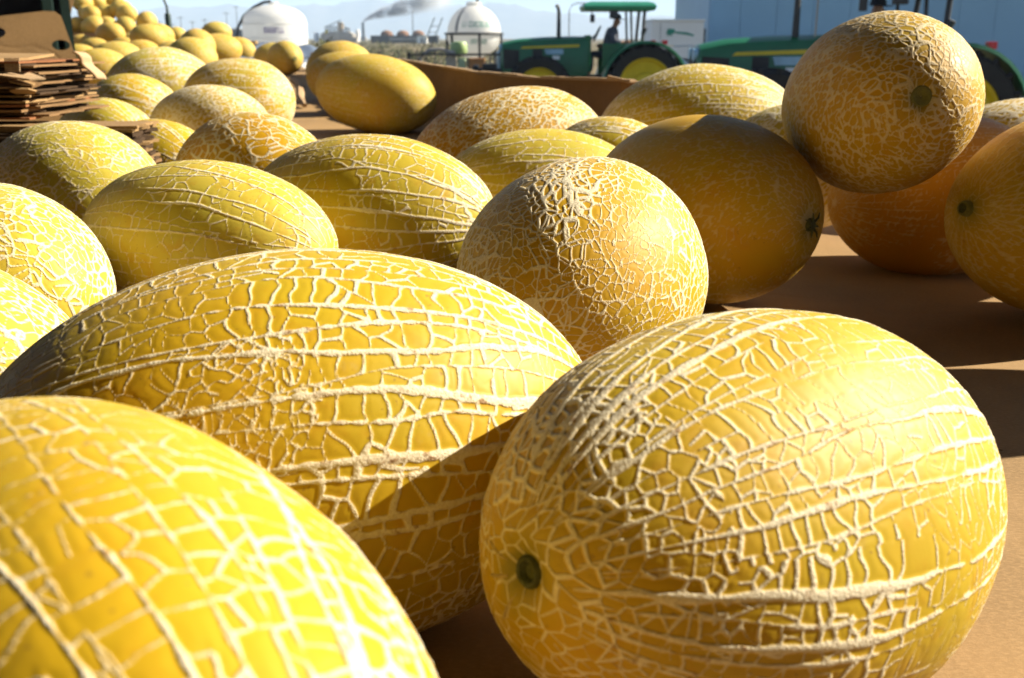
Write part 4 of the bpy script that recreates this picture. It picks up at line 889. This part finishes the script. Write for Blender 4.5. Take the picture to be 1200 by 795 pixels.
MEL = [
 # centre xyz, half length, half width, yaw, tilt | mesh size | density, thickness, amount, ladder, hue | stem | label
 ((-0.1150,0.2240,0.1090,0.1430,0.0750,2.2600,-0.1200), (470,430), (1.35,1.0,1,0.55,0.08), (1,'pit'), 'big netted golden melon in the bottom left corner, nearest the viewer'),
 ((-0.0985,0.4350,0.0899,0.1455,0.0932,0.2909,-0.0131), (490,440), (1.25,1.08,1,1.0,0.08), None, 'long golden melon with ladder-like netting, left of the front right melon'),
 ((0.1029,0.3769,0.0871,0.1380,0.0854,0.7385,-0.1638), (490,440), (1.5,1.15,1,0.85,0.10), (-1,'pit'), 'large front right melon with cream netting and a dark green stem scar'),
 ((0.0543,0.7516,0.0949,0.1249,0.0945,1.2332,-0.0367), (380,290), (1.65,1.0,1,0.3,0.05), None, 'round finely netted orange-yellow melon in the centre of the picture'),
 ((-0.1546,1.0742,0.0875,0.1387,0.0890,-0.2359,-0.0261), (320,250), (1.0,0.95,1,0.6,0.42), None, 'greenish yellow melon with coarse diagonal netting, left of the centre melon'),
 ((-0.2865,0.9231,0.0880,0.1292,0.0790,-0.3140,-0.0486), (320,250), (1.0,0.85,0.9,0.5,0.85), None, 'pale lemon melon with sparse netting behind the long golden melon'),
 ((-0.5326,1.2003,0.0903,0.1236,0.0906,-0.4092,0.0186), (280,200), (1.35,0.95,1,0.2,0.75), None, 'pale yellow melon with fine round netting in front of the carton stacks'),
 ((-0.4280,0.8005,0.0809,0.1262,0.0824,-0.7323,0.0358), (280,200), (1.4,0.8,0.75,0.2,0.8), None, 'pale lemon melon cut by the left edge, above another'),
 ((-0.3641,0.5775,0.0747,0.1331,0.0786,-0.5287,0.0036), (240,170), (1.5,0.75,0.8,0.2,0.75), None, 'pale melon at the left edge peeping over the long golden melon'),
 ((-0.3499,1.3600,0.0891,0.1233,0.0899,-0.5319,0.0054), (280,200), (0.95,1.15,1,0.3,0.0), None, 'orange melon with heavy wrinkled netting behind the pale lemon melon'),
 ((-0.3699,2.7901,0.1295,0.1652,0.1058,-0.0681,-0.1383), (180,130), (1.2,0.6,0.32,0.8,0.35), None, 'smooth yellow melon standing alone before the cardboard wall'),
 ((-0.0071,1.5199,0.1039,0.1544,0.0994,0.2702,0.1913), (260,190), (1.5,1.05,1,0.3,0.0), None, 'orange brown netted melon just below the cardboard wall'),
 ((0.0409,1.2444,0.0826,0.1350,0.0848,0.0155,-0.0513), (240,170), (1.1,0.8,0.8,0.8,0.8), None, 'greenish melon wedged behind the centre melon, faint lengthwise netting'),
 ((0.1360,1.3950,0.0930,0.1000,0.0790,-0.4600,0.0000), (170,120), (0.9,1.0,1,0.6,0.45), None, 'small bright yellow melon between the orange brown and the pale broad one'),
 ((0.2999,1.6196,0.1227,0.1655,0.1135,-0.0626,0.0391), (240,170), (1.5,0.95,0.9,0.5,0.55), None, 'broad pale netted melon right below the white truck'),
 ((0.4080,1.4200,0.1020,0.1200,0.0880,0.0160,-0.0100), (150,110), (1.4,0.9,0.9,0.3,0.4), None, 'half-hidden netted melon just left of the stacked melon'),
 ((0.1971,1.0403,0.1012,0.1357,0.0974,-0.8800,0.0315), (220,170), (1.5,0.6,0.45,0.4,0.05), (1,'star'), 'shaded smooth amber melon with a star-shaped stem scar, below left of the stacked one'),
 ((0.3720,1.0409,0.2103,0.1300,0.0905,-1.62,0.12), (290,220), (1.6,0.95,0.9,0.2,0.05), (1,'patch'), 'melon stacked on top of others, rim lit, with olive stem patch'),
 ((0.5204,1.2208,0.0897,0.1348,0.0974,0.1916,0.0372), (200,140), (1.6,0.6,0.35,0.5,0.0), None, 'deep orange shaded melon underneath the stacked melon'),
 ((0.5630,0.9781,0.1053,0.1426,0.1025,0.3231,-0.1146), (210,160), (1.2,0.6,0.45,0.5,0.25), (-1,'stub'), 'shaded melon at the right edge with a round green stem stub'),
 ((0.7782,1.5500,0.0947,0.1293,0.0948,0.0145,-0.0008), (160,110), (1.4,1.1,1,0.3,0.15), None, 'sunlit netted melon at the right edge under the tractor wheel'),
 ((0.79,0.84,0.0925,0.126,0.093,0.10,0.0), (96,64), (1.4,0.9,1,0.3,0.2), None, 'unseen melon added beyond the right edge, under another one'),  # unseen pair added to cast its shadow across the cardboard
 ((0.760,0.835,0.272,0.122,0.090,0.15,0.02), (96,64), (1.4,0.9,1,0.3,0.2), None, 'unseen melon added on top beyond the right edge, its shadow crossing the cardboard'),
 ((0.82,1.23,0.0925,0.126,0.093,0.10,0.0), (96,64), (1.4,0.9,1,0.3,0.2), None, 'unseen melon added beyond the right edge behind the stubbed one, lower of two'),  # unseen pair added to shade the melon under the stacked one
 ((0.80,1.22,0.270,0.122,0.090,-0.25,0.02), (96,64), (1.4,0.9,1,0.3,0.2), None, 'unseen melon added beyond the right edge behind the stubbed one, upper of two'),
 ((-0.6677,2.4999,0.1256,0.1356,0.1068,0.0651,0.0243), (180,130), (1.4,0.9,0.8,0.5,0.4), None, 'pale netted melon left of the smooth lone melon'),
 ((-0.6239,2.1000,0.0959,0.1296,0.0901,-0.2378,-0.0269), (180,130), (1.9,0.8,0.8,0.3,0.35), None, 'shaded finely netted melon above the orange wrinkled one'),
 ((-0.9404,2.7499,0.1401,0.1457,0.1125,0.2580,0.0479), (160,110), (1.5,0.7,0.6,0.5,0.75), None, 'big cream yellow melon right of the holed carton flap, half shaded'),
 ((-0.8772,2.3503,0.1065,0.1172,0.0931,-0.3802,-0.0042), (160,110), (0.9,0.8,0.9,0.9,0.3), None, 'striped yellow melon at the right corner of the upper carton stack'),
 ((-0.7947,1.9800,0.0825,0.1211,0.0812,-0.5783,0.0236), (160,110), (1.0,0.8,0.9,0.7,0.65), None, 'small lemon melon tucked against the side of the upper carton stack'),
 ((-0.5654,1.5997,0.0767,0.1264,0.0781,-0.7108,0.0009), (180,130), (0.9,1.0,1,0.7,0.2), None, 'golden striped melon behind the end of the lower carton stack'),
]
FARM = [
 ((-1.1421,5.2,0.1807,0.1174,0.0821,-0.9238,-0.0131), 'round smooth melon showing its stem, below the domed white tank', 0.5),
 ((-0.6221,3.7501,0.1613,0.1302,0.1049,-0.1703,0.0026), 'yellow melon behind, upper one of the pair left of the smooth lone melon', 0.45),
 ((-0.5192,3.3015,0.1426,0.1412,0.0945,0.248,-0.1672), 'orange melon in front, lower one of the pair touching the smooth lone melon', 0.0),
 ((-1.487,4.9004,0.2371,0.1293,0.0818,-1.1057,0.0126), 'egg-shaped melon raised above the far heap, left of the domed tank', 0.25),
 ((-1.5396,5.4002,0.2168,0.1320,0.0827,0.3486,0.0372), 'orange-tipped melon lying right of the raised egg-shaped one', 0.15),
]
OWN = {(-1.5, 3.75): 'blurred pale melon between the holed carton flap and the big cream melon', (-1.754, 4.6): 'blurred melon just above the left end of the big cream melon',
  (-1.927, 5.4): 'small blurred melon directly above the middle of the big cream melon', (-1.334, 4.3): 'blurred pale melon behind the big cream melon, below the raised egg-shaped one',
  (-1.983, 7.0): 'small blurred melon on top of the heap, nearest the domed tank', (-1.35, 5.9): 'half-hidden blurred melon left of the round smooth one with stem',
  (-1.7, 6.4): 'small blurred melon at the right end of the heap beside the tarp', (-2.7, 7.0): 'blurred melon in front of the far tray, left of the green post',
  (-2.2, 6.3): 'blurred melon right below the green post, one of the larger far ones', (-2.35, 6.9): 'small blurred melon touching the right side of the green post base',
  (-2.584, 8.0): 'tiny blurred melon a little right of the green post, against the sky'}
TOP = 'small blurred melon heaped on the far tray at the upper left'
MID = 'small blurred melon in the far bed between tray and big cream melon'
for q in [(-3.146,9.0,.41,.088,.088,-.414,-.053),(-3.429,9.2,.52,.097,.075,.301,.016),(-3.259,8.8,.373,.086,.079,-.406,-.013),(-3.402,8.8,.379,.094,.072,-.5,-.5),(-3.567,9.2,.491,.085,.07,.235,-.077),(-3.718,9.4,.583,.085,.07,-.109,.003),(-3.60,9.5,.608,.085,.07,-.069,.017),(-3.733,9.2,.477,.085,.072,.4,-.7),(-3.752,9.0,.37,.085,.07,-.2,1.4),(-3.604,8.9,.36,.08,.07,.2,1.3),(-3.50,8.75,.38,.09,.08,.6,0),(-3.33,9.05,.47,.09,.08,.1,.2),(-3.25,9.3,.39,.1,.085,-.3,0),(-3.62,9.0,.47,.09,.075,-.5,.1),(-3.80,9.3,.57,.09,.075,.4,0),(-3.85,8.85,.38,.09,.08,.1,.6)]:
    FARM.append((q, TOP, random.uniform(0.2, 0.7)))
FARM[5] = (FARM[5][0], 'round pale melon at the right end of the far tray, against the sky', 0.4)
for q in [(-2.905,7.0,.232,.1,.07,-.499,.095),(-2.575,6.4,.21,.1,.07,-.202,-.037),(-2.778,7.6,.246,.106,.07,-.029,.055),(-2.47,6.6,.213,.1,.07,-.47,.041),(-2.932,8.2,.282,.1,.07,-.126,-.082),(-2.584,8.0,.289,.09,.07,-.293,.026),(-2.148,6.4,.215,.1,.075,-.202,.048),(-1.927,5.4,.195,.1,.075,.222,-.056),(-1.754,4.6,.185,.11,.08,.33,.032),(-1.5,3.75,.160,.11,.08,.183,.064),(-1.334,4.3,.19,.11,.09,-.071,.052),(-1.983,7.0,.314,.1,.07,.378,-.08),(-1.767,5.4,.186,.1,.075,.35,-.021),
          (-2.3,5.9,.175,.12,.08,.1,0),(-2.1,5.0,.17,.12,.08,-.3,0),(-1.35,5.9,.175,.12,.08,.3,0),(-1.7,6.4,.2,.12,.085,-.2,0),(-2.7,7.0,.30,.11,.08,-.4,0),(-2.35,6.9,.29,.11,.08,.3,0),(-2.2,6.3,.28,.11,.08,0.4,0),(-3.0,8.5,.30,.11,.085,.1,0)]:
    FARM.append((q, OWN.get(q[:2], MID), random.uniform(0.2, 0.8)))
G1 = 'yellow netted melons on the trailer bed'
def rot_of(q, roll): return Matrix.Rotation(q[5], 3, 'Z') @ Matrix.Rotation(-q[6], 3, 'Y') @ Matrix.Rotation(roll, 3, 'X')
for i, (q, (nu, nv), pr, stem, label) in enumerate(MEL):
    roll = 0.7 * i + 0.3
    lv = rot_of(q, roll).transposed() @ (Vector((0.05, -0.3, 0.45)) - Vector((0, 0, 0)))     # finer mesh on the upper side
    me = melon_mesh(q[3], q[4], nu, nv, 100 + i, net=pr, vis=math.atan2(lv.z, lv.y), dimple=stem[0] if stem and stem[1] in ('pit', 'patch') else 0, stem_side=stem[0] if stem else 0)
    o = bpy.data.objects.new('melon', me); COL.objects.link(o); me.materials.append(M_MELON); place(o, q, roll)
    o['rind_hue'] = float(pr[4]); o['net_seed'] = 0.61 * i + 1.3; o['net_far'] = 0.10 if nu < 200 and pr[2] < 0.7 else 0.0; o['net_vis'] = 0.42 if pr[2] < 0.5 else (0.72 if i == 17 else 1.0); o['rind_orange'] = {18: 0.75, 16: 0.12, 17: 0.2, 11: 0.35, 9: 0.25, 19: 0.15, 3: 0.12}.get(i, 0.0)  # shaded melons oranger, stacked one's net dimmer: warm shade put into colour
    tag(o, label, 'melon', G1)
    if stem: stem_scar(o, q[3], stem[0], stem[1], q[4])
for i, (q, label, hue) in enumerate(FARM):
    me = melon_mesh(q[3], q[4], 72, 48, 300 + i, 0.04, 0.012); me.materials.append(M_MELON)
    o = bpy.data.objects.new('melon', me); COL.objects.link(o); place(o, q, i * 1.1)
    o['rind_hue'] = float(hue * 0.55); o['net_seed'] = 2.3 + 0.37 * i; o['net_far'] = 0.26
    tag(o, label, 'melon', G1)
    if i == 0: stem_scar(o, q[3] + 0.003, 1, 'patch')

# ------------------------------------------------------------------ air between here and the hills
hz = bpy.data.materials.new('haze_volume'); hz.use_nodes = True; t = hz.node_tree
for n_ in list(t.nodes):
    if n_.type == 'BSDF_PRINCIPLED': t.nodes.remove(n_)
pv = t.nodes.new('ShaderNodeVolumePrincipled'); pv.inputs['Color'].default_value = (0.58, 0.76, 1.0, 1); pv.inputs['Density'].default_value = 0.00022; pv.inputs['Anisotropy'].default_value = 0.0
t.links.new(pv.outputs[0], t.nodes['Material Output'].inputs['Volume'])
o = MB().box((-31000, -3000, GROUND - 4), (31000, 41000, 330)).build('haze', hz); o['kind'] = 'stuff'
